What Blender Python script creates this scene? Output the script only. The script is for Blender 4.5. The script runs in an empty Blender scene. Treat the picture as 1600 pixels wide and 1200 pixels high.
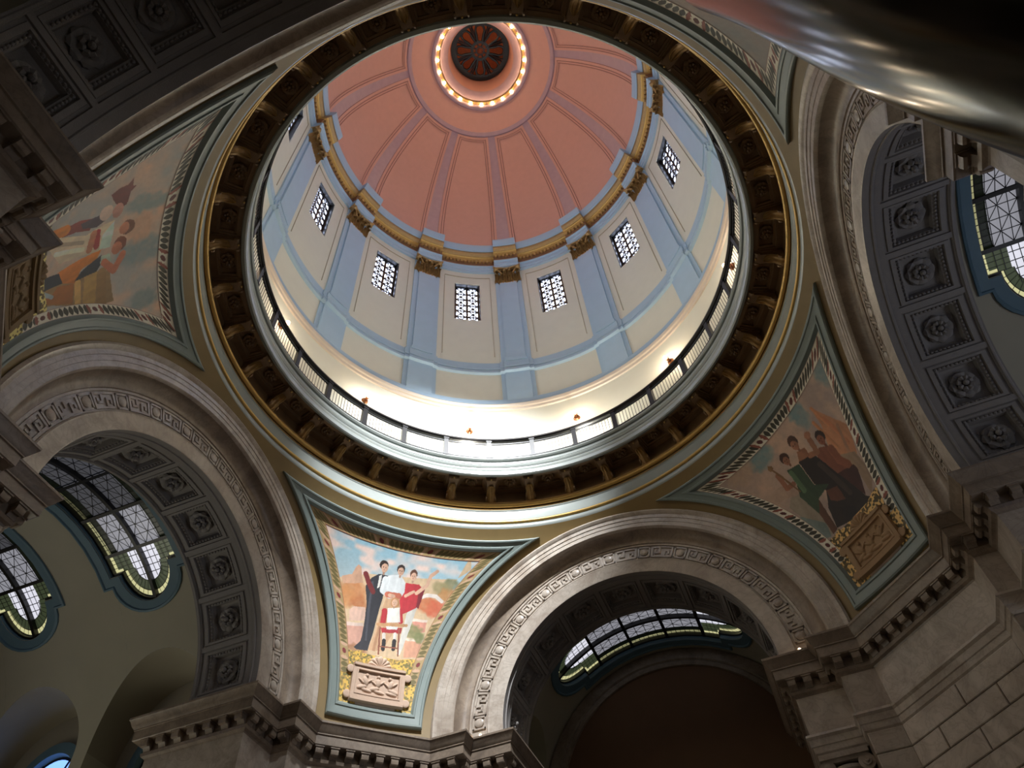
import bpy, math, random
import numpy as np
from mathutils import Matrix, Vector

scene = bpy.context.scene
C = scene.collection
random.seed(7)
rng = np.random.default_rng(11)
PI = math.pi

# ------------------------------------------------------------------ camera
cam_data = bpy.data.cameras.new('camera')
cam = bpy.data.objects.new('camera', cam_data)
C.objects.link(cam)
cam_data.sensor_width = 36.0
cam_data.lens = 1187.91 / 1600.0 * 36.0
cam_data.clip_start = 0.05
cam_data.clip_end = 300
_r = Vector((0.92734565, 0.370205, -0.05457384))
_u = Vector((0.33007145, -0.74051692, 0.58539519))
_f = Vector((-0.17630338, 0.56087695, 0.80890924))
_m = Matrix((_r, _u, -_f)).transposed().to_4x4()
_m.translation = Vector((3.48601, -10.90254, 0.0))
cam.matrix_world = _m
scene.camera = cam

# ------------------------------------------------------------------ world and exposure
world = bpy.data.worlds.new('sky')
scene.world = world
world.use_nodes = True
world.node_tree.nodes['Background'].inputs[0].default_value = (0.62, 0.74, 1.0, 1)
world.node_tree.nodes['Background'].inputs[1].default_value = 0.04
scene.view_settings.view_transform = 'Standard'
scene.view_settings.look = 'None'
scene.view_settings.gamma = 1.0
scene.view_settings.use_curve_mapping = False
scene.view_settings.exposure = 1.0
scene.cycles.use_denoising = True
scene.cycles.max_bounces = 8
scene.cycles.diffuse_bounces = 5
scene.cycles.glossy_bounces = 4
scene.cycles.sample_clamp_indirect = 6.0
scene.cycles.caustics_reflective = False
scene.cycles.caustics_refractive = False

# strengths of everything that gives light
W_WINDOW = 13.0       # daylight in the drum windows
W_SKYLIGHT = 0.11    # stained-glass skylights
W_LUNETTE = 0.9      # blue daylight in the lunette windows
P_GALLERY = 38.0     # bulbs along the gallery wall
P_SUNBEAM = 36000.0     # added spot standing in for sun through a near window
P_STRIP = 100.0       # strip floodlights on the gallery floor
W_BULB = 22.0        # bulbs round the oculus
W_END_FILL = 1.75          # unseen windows added at the arm ends to light vaults and crossing

# ------------------------------------------------------------------ materials
def lin(c):
    c = c / 255.0
    return c / 12.92 if c <= 0.04045 else ((c + 0.055) / 1.055) ** 2.4
def S(r, g, b):
    return (lin(r), lin(g), lin(b), 1.0)

def new_mat(name):
    m = bpy.data.materials.new(name)
    m.use_nodes = True
    nt = m.node_tree
    return m, nt, nt.nodes['Principled BSDF']

def paint(name, rgb, rough=0.55, metal=0.0, scale=6.0, amount=0.12, bump=0.0, spec=0.5):
    """a painted or cast surface: one colour with soft procedural mottling"""
    m, nt, b = new_mat(name)
    geo = nt.nodes.new('ShaderNodeNewGeometry')
    n = nt.nodes.new('ShaderNodeTexNoise')
    n.inputs['Scale'].default_value = scale
    n.inputs['Detail'].default_value = 5
    nt.links.new(geo.outputs['Position'], n.inputs['Vector'])
    mix = nt.nodes.new('ShaderNodeMix'); mix.data_type = 'RGBA'
    base = S(*rgb)
    mix.inputs['A'].default_value = tuple(min(1, c * (1 + amount)) for c in base[:3]) + (1,)
    mix.inputs['B'].default_value = tuple(c * (1 - amount) for c in base[:3]) + (1,)
    nt.links.new(n.outputs['Fac'], mix.inputs['Factor'])
    nt.links.new(mix.outputs['Result'], b.inputs['Base Color'])
    b.inputs['Roughness'].default_value = rough
    b.inputs['Metallic'].default_value = metal
    b.inputs['Specular IOR Level'].default_value = spec
    if bump:
        bp = nt.nodes.new('ShaderNodeBump')
        bp.inputs['Strength'].default_value = bump
        bp.inputs['Distance'].default_value = 0.03
        n2 = nt.nodes.new('ShaderNodeTexNoise')
        n2.inputs['Scale'].default_value = scale * 6
        nt.links.new(geo.outputs['Position'], n2.inputs['Vector'])
        nt.links.new(n2.outputs['Fac'], bp.inputs['Height'])
        nt.links.new(bp.outputs['Normal'], b.inputs['Normal'])
    return m

def marble(name, light, dark, vein, rough=0.28, scale=0.9):
    m, nt, b = new_mat(name)
    geo = nt.nodes.new('ShaderNodeNewGeometry')
    n = nt.nodes.new('ShaderNodeTexNoise')
    n.inputs['Scale'].default_value = scale
    n.inputs['Detail'].default_value = 8
    n.inputs['Roughness'].default_value = 0.65
    n.inputs['Distortion'].default_value = 1.2
    nt.links.new(geo.outputs['Position'], n.inputs['Vector'])
    r1 = nt.nodes.new('ShaderNodeValToRGB')
    r1.color_ramp.elements[0].position = 0.35; r1.color_ramp.elements[0].color = S(*dark)
    r1.color_ramp.elements[1].position = 0.62; r1.color_ramp.elements[1].color = S(*light)
    nt.links.new(n.outputs['Fac'], r1.inputs['Fac'])
    v = nt.nodes.new('ShaderNodeTexNoise')
    v.inputs['Scale'].default_value = scale * 1.7
    v.inputs['Detail'].default_value = 10
    v.inputs['Distortion'].default_value = 2.5
    nt.links.new(geo.outputs['Position'], v.inputs['Vector'])
    r2 = nt.nodes.new('ShaderNodeValToRGB')
    e = r2.color_ramp.elements
    e[0].position = 0.45; e[0].color = (0, 0, 0, 1)
    e[1].position = 0.55; e[1].color = (0, 0, 0, 1)
    k = e.new(0.5); k.color = (0.32, 0.32, 0.32, 1)
    nt.links.new(v.outputs['Fac'], r2.inputs['Fac'])
    mix = nt.nodes.new('ShaderNodeMix'); mix.data_type = 'RGBA'
    mix.inputs['B'].default_value = S(*vein)
    nt.links.new(r2.outputs['Color'], mix.inputs['Factor'])
    nt.links.new(r1.outputs['Color'], mix.inputs['A'])
    nt.links.new(mix.outputs['Result'], b.inputs['Base Color'])
    b.inputs['Roughness'].default_value = rough
    return m

def glow(name, rgb, strength, body=None, rough=0.3):
    m, nt, b = new_mat(name)
    b.inputs['Base Color'].default_value = S(*(body or rgb))
    b.inputs['Roughness'].default_value = rough
    b.inputs['Emission Color'].default_value = S(*rgb)
    b.inputs['Emission Strength'].default_value = strength
    return m

def vcol_mat(name, rough=0.6):
    m, nt, b = new_mat(name)
    a = nt.nodes.new('ShaderNodeVertexColor'); a.layer_name = 'paint'
    geo = nt.nodes.new('ShaderNodeNewGeometry')
    n = nt.nodes.new('ShaderNodeTexNoise'); n.inputs['Scale'].default_value = 9; n.inputs['Detail'].default_value = 6
    nt.links.new(geo.outputs['Position'], n.inputs['Vector'])
    mp = nt.nodes.new('ShaderNodeMapRange')
    mp.inputs['To Min'].default_value = 0.82; mp.inputs['To Max'].default_value = 1.14
    nt.links.new(n.outputs['Fac'], mp.inputs['Value'])
    mix = nt.nodes.new('ShaderNodeMix'); mix.data_type = 'RGBA'; mix.blend_type = 'MULTIPLY'
    mix.inputs['Factor'].default_value = 1
    nt.links.new(a.outputs['Color'], mix.inputs['A'])
    nt.links.new(mp.outputs['Result'], mix.inputs['B'])
    nt.links.new(mix.outputs['Result'], b.inputs['Base Color'])
    b.inputs['Roughness'].default_value = rough
    return m

M = dict(
    cream=paint('cream paint', (212, 210, 194), 0.5, scale=2, amount=0.05),
    blue=paint('pale blue paint', (164, 189, 208), 0.5, scale=2, amount=0.06),
    salmon=paint('salmon paint', (216, 166, 148), 0.6, scale=3, amount=0.06),
    salmon_line=paint('dark salmon lines', (172, 126, 114), 0.6, scale=3, amount=0.06),
    mauve=paint('mauve paint', (186, 158, 164), 0.45, scale=3, amount=0.12),
    gold=paint('old gold leaf', (176, 142, 90), 0.42, metal=0.3, scale=8, amount=0.2),
    gold_line=paint('bright gold line', (196, 160, 92), 0.34, metal=0.4, scale=8, amount=0.15),
    rust=paint('rust brown paint', (138, 96, 66), 0.55, scale=4, amount=0.15),
    greygreen=paint('grey green gloss paint', (150, 156, 152), 0.24, scale=3, amount=0.08, spec=0.6),
    green=paint('sage frame paint', (128, 140, 136), 0.4, scale=3, amount=0.08),
    ochre=paint('ochre paint', (134, 112, 70), 0.5, scale=2, amount=0.16),
    brown=paint('dark umber plaster', (122, 94, 64), 0.5, scale=5, amount=0.25),
    umber_gold=paint('dull gilded leaf', (150, 116, 66), 0.38, metal=0.3, scale=9, amount=0.3),
    iron=paint('black iron', (20, 18, 18), 0.4, scale=5, amount=0.1),
    marble=marble('warm grey marble', (194, 184, 172), (162, 149, 136), (136, 121, 108)),
    marble_dark=marble('brown grey marble', (158, 142, 125), (123, 109, 96), (100, 86, 76), 0.38),
    stone=paint('grey cast stone', (142, 138, 136), 0.7, scale=5, amount=0.12, bump=0.2),
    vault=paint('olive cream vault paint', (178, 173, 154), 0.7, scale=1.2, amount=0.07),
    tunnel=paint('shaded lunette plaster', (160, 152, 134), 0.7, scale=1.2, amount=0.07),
    bluegrey=paint('slate blue frame paint', (96, 126, 142), 0.55, scale=3, amount=0.08),
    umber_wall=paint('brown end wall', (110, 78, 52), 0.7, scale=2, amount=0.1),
    floor=marble('floor marble', (170, 158, 146), (120, 108, 100), (90, 80, 76), 0.25, 0.6),
    bronze=paint('polished dark bronze', (74, 70, 60), 0.15, metal=1.0, scale=4, amount=0.25),
    lamp_brass=paint('lamp brass', (150, 96, 60), 0.35, metal=0.7),
    window_glass=glow('daylit window glass', (212, 224, 255), W_WINDOW),
    bulb=glow('warm bulb', (255, 214, 160), W_BULB),
    gallery_bulb=glow('gallery bulb', (255, 196, 140), 9.0),
    tiny_bulb=glow('small ledge bulb', (255, 214, 170), 6.0),
    strip_glass=glow('floodlight glass', (255, 250, 235), 6.0),
    glass_white=[glow('clear leaded glass %d' % i, (226, 226, 238), W_SKYLIGHT * k, (60, 62, 68)) for i, k in enumerate((4.4, 1.5, 0.3))],
    glass_green=[glow('green leaded glass %d' % i, (120, 134, 98), W_SKYLIGHT * k, (30, 42, 26)) for i, k in enumerate((0.9, 0.06, 0.03))],
    glass_yellow=[glow('yellow leaded glass %d' % i, (232, 228, 170), W_SKYLIGHT * k, (70, 66, 36)) for i, k in enumerate((3.4, 1.8, 0.4))],
    lunette_glass=glow('blue lunette glass', (120, 165, 255), W_LUNETTE),
    fill_glass=glow('added window daylight', (222, 228, 242), W_END_FILL),
    fill_glass_left=glow('added left window daylight', (236, 232, 214), W_END_FILL * 1.05),
    fill_glass_dim=glow('dim added window glass', (226, 220, 210), W_END_FILL * 0.03),
    beige=paint('beige molding paint', (196, 182, 166), 0.4, scale=3, amount=0.08),
    mural=vcol_mat('mural paint', 0.55),
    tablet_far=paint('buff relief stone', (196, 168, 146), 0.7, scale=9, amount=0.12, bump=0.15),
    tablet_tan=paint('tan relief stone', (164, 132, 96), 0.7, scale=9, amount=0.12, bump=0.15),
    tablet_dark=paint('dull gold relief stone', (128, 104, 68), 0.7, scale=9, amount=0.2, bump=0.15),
    lantern=paint('lantern orange plaster', (206, 130, 84), 0.6, scale=6, amount=0.25),
)

# ------------------------------------------------------------------ mesh helpers
class MB:
    def __init__(self):
        self.v = []; self.f = []
    def add(self, vs, fs):
        o = len(self.v)
        self.v.extend([tuple(map(float, p)) for p in vs])
        self.f.extend([tuple(i + o for i in f) for f in fs])
        return self
    def box(self, x0, x1, y0, y1, z0, z1):
        vs = [(x, y, z) for z in (z0, z1) for y in (y0, y1) for x in (x0, x1)]
        return self.add(vs, [(0, 2, 3, 1), (4, 5, 7, 6), (0, 1, 5, 4), (2, 6, 7, 3), (0, 4, 6, 2), (1, 3, 7, 5)])
    def grid(self, P, close=False):
        """P: array rows x cols x 3"""
        P = np.asarray(P, float); a, b = P.shape[:2]
        o = len(self.v)
        self.v.extend(map(tuple, P.reshape(-1, 3).tolist()))
        idx = np.arange(a * b).reshape(a, b) + o
        if close:
            idx = np.concatenate([idx, idx[:, :1]], 1)
        q = np.stack([idx[:-1, :-1], idx[:-1, 1:], idx[1:, 1:], idx[1:, :-1]], -1).reshape(-1, 4)
        self.f.extend(map(tuple, q.tolist()))
        return self
    def prism(self, poly, fn, d0, d1):
        """polygon poly[(a,b)] pushed from depth d0 to d1 by fn(a,b,d)"""
        n = len(poly)
        vs = [fn(a, b, d0) for a, b in poly] + [fn(a, b, d1) for a, b in poly]
        fs = [tuple(range(n)), tuple(range(2 * n - 1, n - 1, -1))]
        fs += [(i, (i + 1) % n, n + (i + 1) % n, n + i) for i in range(n)]
        return self.add(vs, fs)
    def tube(self, pts, rad, n=8, cap=True):
        pts = [Vector(p) for p in pts]
        rows = []
        for i, p in enumerate(pts):
            d = (pts[min(i + 1, len(pts) - 1)] - pts[max(i - 1, 0)]).normalized()
            up = Vector((0, 0, 1)) if abs(d.z) < 0.9 else Vector((1, 0, 0))
            a = d.cross(up).normalized(); b = d.cross(a)
            r = rad[i] if isinstance(rad, (list, tuple)) else rad
            rows.append([tuple(p + a * (r * math.cos(2 * PI * k / n)) + b * (r * math.sin(2 * PI * k / n))) for k in range(n)])
        o = len(self.v)
        self.grid(rows, close=True)
        if cap:
            self.f.append(tuple(range(o, o + n)))
            e = o + (len(pts) - 1) * n
            self.f.append(tuple(range(e + n - 1, e - 1, -1)))
        return self
    def ball(self, c, rx, ry=None, rz=None, nu=10, nv=6):
        ry = ry or rx; rz = rz or rx
        rows = []
        for j in range(nv + 1):
            t = PI * j / nv
            rows.append([(c[0] + rx * math.sin(t) * math.cos(2 * PI * i / nu), c[1] + ry * math.sin(t) * math.sin(2 * PI * i / nu), c[2] + rz * math.cos(t)) for i in range(nu)])
        return self.grid(rows, close=True)
    def mesh(self, name, mat, smooth=0.6):
        me = bpy.data.meshes.new(name)
        me.from_pydata(self.v, [], self.f)
        if mat is not None:
            me.materials.append(mat)
        me.update()
        if smooth:
            me.shade_smooth()
            me.set_sharp_from_angle(angle=smooth)
        return me
    def build(self, name, mat, parent=None, smooth=0.6, **kw):
        return put(name, self.mesh(name, mat, smooth), parent, **kw)

def put(name, me, parent=None, loc=None, rot=None, kind=None, label=None):
    o = bpy.data.objects.new(name, me)
    C.objects.link(o)
    o.parent = parent
    if loc is not None: o.location = loc
    if rot is not None: o.rotation_euler = rot
    if kind: o['kind'] = kind
    if label: o['label'] = label
    return o
def empty(name, loc=(0, 0, 0), rotz=0.0):
    o = bpy.data.objects.new(name, None)
    C.objects.link(o); o.location = loc; o.rotation_euler = (0, 0, rotz)
    o.empty_display_size = 0.2
    return o
def tag(o, label, cat, group=None, kind=None):
    o['label'] = label; o['category'] = cat
    if group: o['group'] = group
    if kind: o['kind'] = kind
    return o

def D(a): return a * PI / 180
def pol(r, az, z): return (r * math.sin(D(az)), r * math.cos(D(az)), z)

def lathe(prof, n=180, az0=0.0, az1=360.0, offs=None):
    """profile [(r,z)] turned about the dome axis; offs [(az, dr)] shifts the radius by azimuth"""
    mb = MB()
    if offs is None:
        full = abs(az1 - az0 - 360) < 1e-6
        az = [az0 + (az1 - az0) * i / n for i in range(n if full else n + 1)]
        offs = [(a, 0.0) for a in az]
    else:
        full = True
    P = [[pol(r + d, a, z) for a, d in offs] for r, z in prof]
    mb.grid(P, close=full)
    return mb

def torus_prof(r, z, a, n=8):
    return [(r - a * math.cos(D(t)), z + a * math.sin(D(t))) for t in np.linspace(-110, 110, n)]

def rose(r, h, petals=8, tiers=2, ax=(0, 1)):
    """a carved rosette in the local XY plane, rising along +Z"""
    mb = MB()
    for t in range(tiers):
        rr = r * (1 - 0.42 * t); hh = h * (0.45 + 0.5 * t)
        for k in range(petals):
            a = 2 * PI * (k + 0.5 * t) / petals
            ca, sa = math.cos(a), math.sin(a)
            w = rr * 0.36 * 8 / petals
            pts = [(0.15, 0, 0.3), (0.5, w / rr, 0.9), (0.85, w / rr * 0.9, 1.0), (1.0, 0.12, 0.55)]
            rows = []
            for q, ww, zz in pts:
                rows.append([(ca * q * rr - sa * s * ww * rr, sa * q * rr + ca * s * ww * rr, hh * (zz - 0.28 * abs(s))) for s in (-1, -0.5, 0, 0.5, 1)])
            rows.append([(ca * rr * 1.0 - sa * s * 0.2 * rr, sa * rr * 1.0 + ca * s * 0.2 * rr, 0) for s in (-1, -0.5, 0, 0.5, 1)])
            mb.grid(rows)
    mb.ball((0, 0, h * 0.85), r * 0.2, r * 0.2, h * 0.35, 8, 5)
    return mb

ZC = 12.4            # centre height of the arches and of the pendentive sphere
RS = 10.76           # radius of the pendentive sphere
YO, YI, YE = 8.8, 9.33, 11.48   # outer order, inner order, far edge of the arch soffits
FLOOR = -1.65

def struct(o, label, cat):
    return tag(o, label, cat, kind='structure')
# ================================================================== STRUCTURE
# ------------------------------------------------------------------ floor
fl = MB().box(-30, 30, -30, 30, FLOOR - 0.2, FLOOR).build('floor', M['floor'])
struct(fl, 'polished grey marble floor of the crossing', 'floor')

# ------------------------------------------------------------------ the four arches (local frame: +Y points out of the crossing)
def arc(prof, t0, t1, n):
    """profile [(r,y)] swept about the arch axis; angle 0 is the crown"""
    mb = MB()
    P = [[(r * math.sin(D(a)), y, r * math.cos(D(a))) for a in np.linspace(t0, t1, n + 1)] for r, y in prof]
    mb.grid(P)
    return mb
def springer(prof, side, h):
    mb = MB()
    P = [[(side * r, y, 0), (side * r, y, -h)] for r, y in prof]
    return mb.grid(P)

OUT_P = [(6.26, 9.0), (6.24, 8.70), (6.16, 8.66), (6.09, 8.70), (6.05, 8.745), (5.93, 8.75), (5.92, 8.775), (5.78, 8.78), (5.77, 8.80), (5.63, 8.805), (5.60, 8.84),
         (5.58, 8.90)]
COVE_P = [(5.58, 8.90)] + [(5.58 - 0.33 * (1 - math.cos(D(t))), 8.90 + 0.36 * math.sin(D(t))) for t in (15, 30, 45, 60, 75, 90)] + [(5.23, 9.30)]
INN_P = [(5.25, 9.30), (5.20, 9.29), (5.17, 9.30), (5.165, 9.345), (4.665, 9.345), (4.66, 9.31), (4.62, 9.29), (4.58, 9.31), (4.20, 9.315), (4.15, 9.335)]
NV = 13
vt = 180.0 / NV
me_out = arc(OUT_P, -vt / 2 + 0.02, vt / 2 - 0.02, 8).mesh('voussoir', M['marble'])
me_cove = arc(COVE_P, -vt / 2, vt / 2, 8).mesh('cove_stone', M['marble_dark'])
me_inn = arc(INN_P, -vt / 2 + 0.02, vt / 2 - 0.02, 8).mesh('inner_voussoir', M['marble'])
me_spr = {}
for s in (-1, 1):
    me_spr[s] = [springer(OUT_P, s, 0.42).mesh('springer', M['marble']), springer(COVE_P, s, 0.42).mesh('springer', M['marble_dark']), springer(INN_P, s, 0.42).mesh('springer', M['marble'])]

# Greek key relief: bars laid in (angle, radius)
def bar(mb, a0, a1, r0, r1, y0=9.35, y1=9.305):
    n = max(1, int(abs(a1 - a0) / 2))
    aa = np.linspace(a0, a1, n + 1)
    def row(r, y): return [(r * math.sin(D(a)), y, r * math.cos(D(a))) for a in aa]
    mb.grid([row(r0, y0), row(r0, y1), row(r1, y1), row(r1, y0)])
    for i in (0, n):
        a = aa[i]
        mb.add([(r * math.sin(D(a)), y, r * math.cos(D(a))) for r, y in ((r0, y0), (r0, y1), (r1, y1), (r1, y0))], [(0, 1, 2, 3)])
KU = 14.4
ra, rb, w, wa = 4.70, 5.13, 0.062, 0.75
mb = MB()
# a meander between two medallions, about 8.8 degrees long, two hooks
h = 4.3
bar(mb, -h, -h + wa, ra, rb); bar(mb, h - wa, h, ra, rb)
bar(mb, -h, -0.6, rb - w, rb); bar(mb, 0.6, h, ra, ra + w)
bar(mb, -1.35, -0.6, ra + 0.14, rb); bar(mb, 0.6, 1.35, ra, rb - 0.14)
bar(mb, -3.0, -0.6, ra + 0.14, ra + 0.14 + w); bar(mb, 0.6, 3.0, rb - 0.14 - w, rb - 0.14)
bar(mb, -3.0, -2.25, ra + 0.14, rb - 0.13); bar(mb, 2.25, 3.0, ra + 0.13, rb - 0.14)
bar(mb, -h, 0.6, ra, ra + w * 0.8); bar(mb, -0.6, h, rb - w * 0.8, rb)
me_key = mb.mesh('meander', M['marble'], 0.3)
mb = MB()
h = 2.45
bar(mb, -h, -h + 0.55, ra, rb); bar(mb, h - 0.55, h, ra, rb)
bar(mb, -h, h, rb - 0.05, rb); bar(mb, -h, h, ra, ra + 0.05)
for k in range(12):   # the round boss
    pass
rows = []
for rr, yy in ((0.145, 9.36), (0.14, 9.30), (0.10, 9.28), (0.05, 9.27), (0.001, 9.268)):
    rows.append([(rr * math.cos(t), yy, 4.915 + rr * math.sin(t)) for t in np.linspace(0, 2 * PI, 15)[:-1]])
mb.grid(rows, close=True)
me_med = mb.mesh('medallion', M['marble'], 0.45)

# coffer of the soffit: nested rectangles sunk into the vault
def nest(levels, point, n=5):
    """levels [(ha, b0, b1, depth)]: rectangles in (a,b) joined in sequence"""
    mb = MB(); rows = []
    for ha, b0, b1, dp in levels:
        loop = []
        for i in range(n): loop.append((-ha + 2 * ha * i / n, b0))
        for i in range(n): loop.append((ha, b0 + (b1 - b0) * i / n))
        for i in range(n): loop.append((ha - 2 * ha * i / n, b1))
        for i in range(n): loop.append((-ha, b1 - (b1 - b0) * i / n))
        rows.append([point(a, b, dp) for a, b in loop])
    mb.grid(rows, close=True)
    ha, b0, b1, dp = levels[-1]
    P = [[point(-ha + 2 * ha * i / n, b0 + (b1 - b0) * j / n, dp) for i in range(n + 1)] for j in range(n + 1)]
    mb.grid(P)
    return mb
def soff(a, y, r): return (r * math.sin(D(a)), y, r * math.cos(D(a)))
R0 = 4.15
mb = nest([(10.0, YI, YE, R0), (9.0, 9.76, 11.34, R0), (8.95, 9.77, 11.33, R0 + 0.05), (8.5, 9.84, 11.26, R0 + 0.05), (8.45, 9.85, 11.25, R0 + 0.02),
           (7.6, 9.96, 11.14, R0 + 0.02), (7.5, 9.97, 11.13, R0 + 0.10), (6.6, 10.10, 11.0, R0 + 0.12), (6.4, 10.13, 10.97, R0 + 0.27), (5.6, 10.23, 10.87, R0 + 0.29)], soff, 6)
me_cof = mb.mesh('coffer', M['stone'])
mb = MB()
for i in range(11):
    t = -6.9 + 13.8 * i / 10
    y = 10.04 + 1.02 * i / 10
    for yy in (10.035, 11.065):
        mb.ball(soff(t, yy, R0 + 0.10), 0.05, 0.035, 0.05, 6, 4)
    for tt in (-7.05, 7.05):
        mb.ball(soff(tt, y, R0 + 0.10), 0.035, 0.05, 0.05, 6, 4)
me_bead = mb.mesh('bead_frame', M['stone'])
me_rose = rose(0.36, 0.24, 8, 2).mesh('rosette', M['stone'])

def make_arch(name, az, label):
    w_ = empty(name, (0, 0, 0), -D(az))
    struct(w_, label, 'arch')
    cz = (0, 0, ZC)
    for k in range(NV):
        t = -90 + vt * (k + 0.5)
        put('voussoir', me_out, w_, cz, (0, D(t), 0))
        put('cove_stone', me_cove, w_, cz, (0, D(t), 0))
        put('inner_voussoir', me_inn, w_, cz, (0, D(t), 0))
    for s in (-1, 1):
        for me in me_spr[s]: put('springer', me, w_, cz)
    for k in range(-6, 7):
        put('medallion', me_med, w_, cz, (0, D(KU * k), 0))
        if k < 6: put('meander', me_key, w_, cz, (0, D(KU * (k + 0.5)), 0))
    for k in range(9):
        t = -80 + 20 * k
        c = put('coffer', me_cof, w_, cz, (0, D(t), 0))
        put('bead_frame', me_bead, c)
        put('rosette', me_rose, c, (0, 10.55, R0 + 0.28), (PI, 0, 0))
    for y in (9.56, 11.40):
        arc([(R0 + 0.01, y - 0.045), (R0 - 0.03, y - 0.03), (R0 - 0.03, y + 0.01), (R0 - 0.012, y + 0.03), (R0 + 0.01, y + 0.045)], -90, 90, 72).build('soffit_fillet', M['stone'], w_, 0.4, loc=cz)
    for s in (-1, 1):   # plain stilt of the soffit down to the cornice
        MB().grid([[(s * R0, YI, ZC), (s * R0, YE, ZC)], [(s * R0, YI, 11.95), (s * R0, YE, 11.95)]]).build('soffit_stilt', M['stone'], w_, 0)
    # spandrel backing and the end face towards the arm
    mb = MB()
    P = [[(r * math.sin(D(a)), YE, ZC + r * math.cos(D(a))) for a in np.linspace(-90, 90, 61)] for r in (R0, 5.6)]
    mb.grid(P)
    mb.build('rear_face', M['stone'], w_, 0)
    P = [[(r * math.sin(D(a)), 9.1, ZC + r * math.cos(D(a))) for a in np.linspace(-90, 90, 61)] for r in (5.6, 6.6)]
    MB().grid(P).build('core', M['marble_dark'], w_, 0)
    P = [[(r * math.sin(D(a)), 9.46, ZC + r * math.cos(D(a))) for a in np.linspace(-90, 90, 61)] for r in (4.16, 5.7)]
    MB().grid(P).build('core', M['marble_dark'], w_, 0)
    return w_
ARCH = {}
ARCH['far'] = make_arch('wall_far', 0, 'marble arch with Greek key band facing the camera, dark vault behind it')
ARCH['left'] = make_arch('wall_left', -90, 'marble arch with Greek key band and coffered soffit framing the pale left vault')
ARCH['right'] = make_arch('wall_right', 90, 'marble arch with grey rosette coffers at the right edge of the picture')
ARCH['near'] = make_arch('wall_near', 180, 'dark coffered arch soffit overhead in the upper left corner')

# ------------------------------------------------------------------ pendentives
def rsph(z): return math.sqrt(RS * RS - (z - ZC) ** 2)
def alim(z, d=0.0):
    r = rsph(z); q = (YO - d) / r
    return 0.0 if q >= 1 else math.degrees(math.acos(q))
def sp(da, z, lift=0.0):
    """point on the pendentive sphere; da in degrees from the diagonal (local +Y)"""
    r = rsph(z)
    k = (RS - lift) / RS
    return (k * r * math.sin(D(da)), k * r * math.cos(D(da)), ZC + k * (z - ZC))
def make_pendentive(az, label):
    p = empty('ceiling_pendentive', (0, 0, 0), -D(az))
    struct(p, label, 'pendentive')
    zs = list(np.linspace(11.9, 18.5, 60)) + list(np.linspace(18.53, 18.86, 8))
    P = [[sp(-(45 - alim(z)) + 2 * (45 - alim(z)) * i / 48, z) for i in range(49)] for z in zs]
    MB().grid(P).build('shell', M['ochre'], p)
    return p
def loop(d, zb, zt, lift, n=40):
    pts = []
    L = lambda z: 45 - alim(z, d)
    for i in range(n): pts.append(sp(-L(zb) + 2 * L(zb) * i / n, zb, lift))
    for i in range(n):
        z = zb + (zt - zb) * i / n; pts.append(sp(L(z), z, lift))
    for i in range(n): pts.append(sp(L(zt) - 2 * L(zt) * i / n, zt, lift))
    for i in range(n):
        z = zt - (zt - zb) * i / n; pts.append(sp(-L(z), z, lift))
    return pts
PEND = {}
for key, az, lab in (('far', -45, 'ochre pendentive between the far and left arches, brightly lit'), ('right', 45, 'ochre pendentive between the far and right arches'),
                     ('left', -135, 'ochre pendentive between the left and near arches, under the dark coffers'), ('hidden', 135, 'ochre pendentive in the upper right corner beside the bronze')):
    p = make_pendentive(az, lab)
    PEND[key] = p
    prof = [(0.22, 12.50, 18.53, 0.0), (0.22, 12.50, 18.53, 0.10), (0.24, 12.54, 18.505, 0.13), (0.27, 12.60, 18.47, 0.13), (0.28, 12.62, 18.455, 0.10), (0.37, 12.82, 18.34, 0.09), (0.38, 12.84, 18.32, 0.12),
            (0.41, 12.90, 18.27, 0.12), (0.43, 12.95, 18.23, 0.06), (0.455, 13.0, 18.19, 0.02)]
    MB().grid([loop(*q) for q in prof], close=True).build('frame_molding', M['green'], p)

# ------------------------------------------------------------------ the ring cornice under the gallery
t1 = struct(empty('trim_1'), 'great round cornice with brackets, rosettes and gilt bands under the gallery', 'cornice')
lathe([(8.68, 18.80), (8.63, 18.84), (8.58, 18.92), (8.57, 19.02), (8.60, 19.08), (8.64, 19.10)]).build('base_molding', M['greygreen'], t1)
lathe(torus_prof(8.59, 19.16, 0.065)).build('gold_band', M['gold_line'], t1)
lathe([(8.62, 19.2), (8.58, 19.25), (8.60, 19.29), (8.60, 19.68), (8.57, 19.72), (8.60, 19.78)]).build('frieze_band', M['greygreen'], t1)
lathe([(8.64, 19.76), (8.58, 19.78), (8.60, 19.84), (8.64, 19.86)]).build('gold_fillet', M['gold'], t1)
lathe([(8.64, 19.84), (8.64, 19.92), (8.66, 20.74)]).build('umber_band', M['brown'], t1)
lathe(torus_prof(8.56, 19.96, 0.085)).build('gold_band', M['gold_line'], t1)
lathe([(8.64, 20.0), (8.56, 20.06), (8.56, 20.14), (8.62, 20.2)]).build('gold_fillet', M['gold'], t1)
lathe([(7.78, 20.70), (7.74, 20.62), (7.64, 20.58), (7.60, 20.62), (7.595, 20.78), (7.71, 20.79), (7.71, 20.83), (7.64, 20.84), (7.61, 20.90), (7.61, 20.96), (7.73, 20.97), (7.73, 21.01), (7.63, 21.02), (7.60, 21.08), (7.63, 21.15), (7.75, 21.16), (7.75, 21.20), (7.66, 21.21), (7.66, 21.33), (7.75, 21.34), (7.75, 21.38), (7.62, 21.39), (7.58, 21.44), (7.58, 21.50), (8.62, 21.50)]).build('fascia', M['greygreen'], t1)
def flat(a, r, z): return pol(r, a, z)
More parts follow.
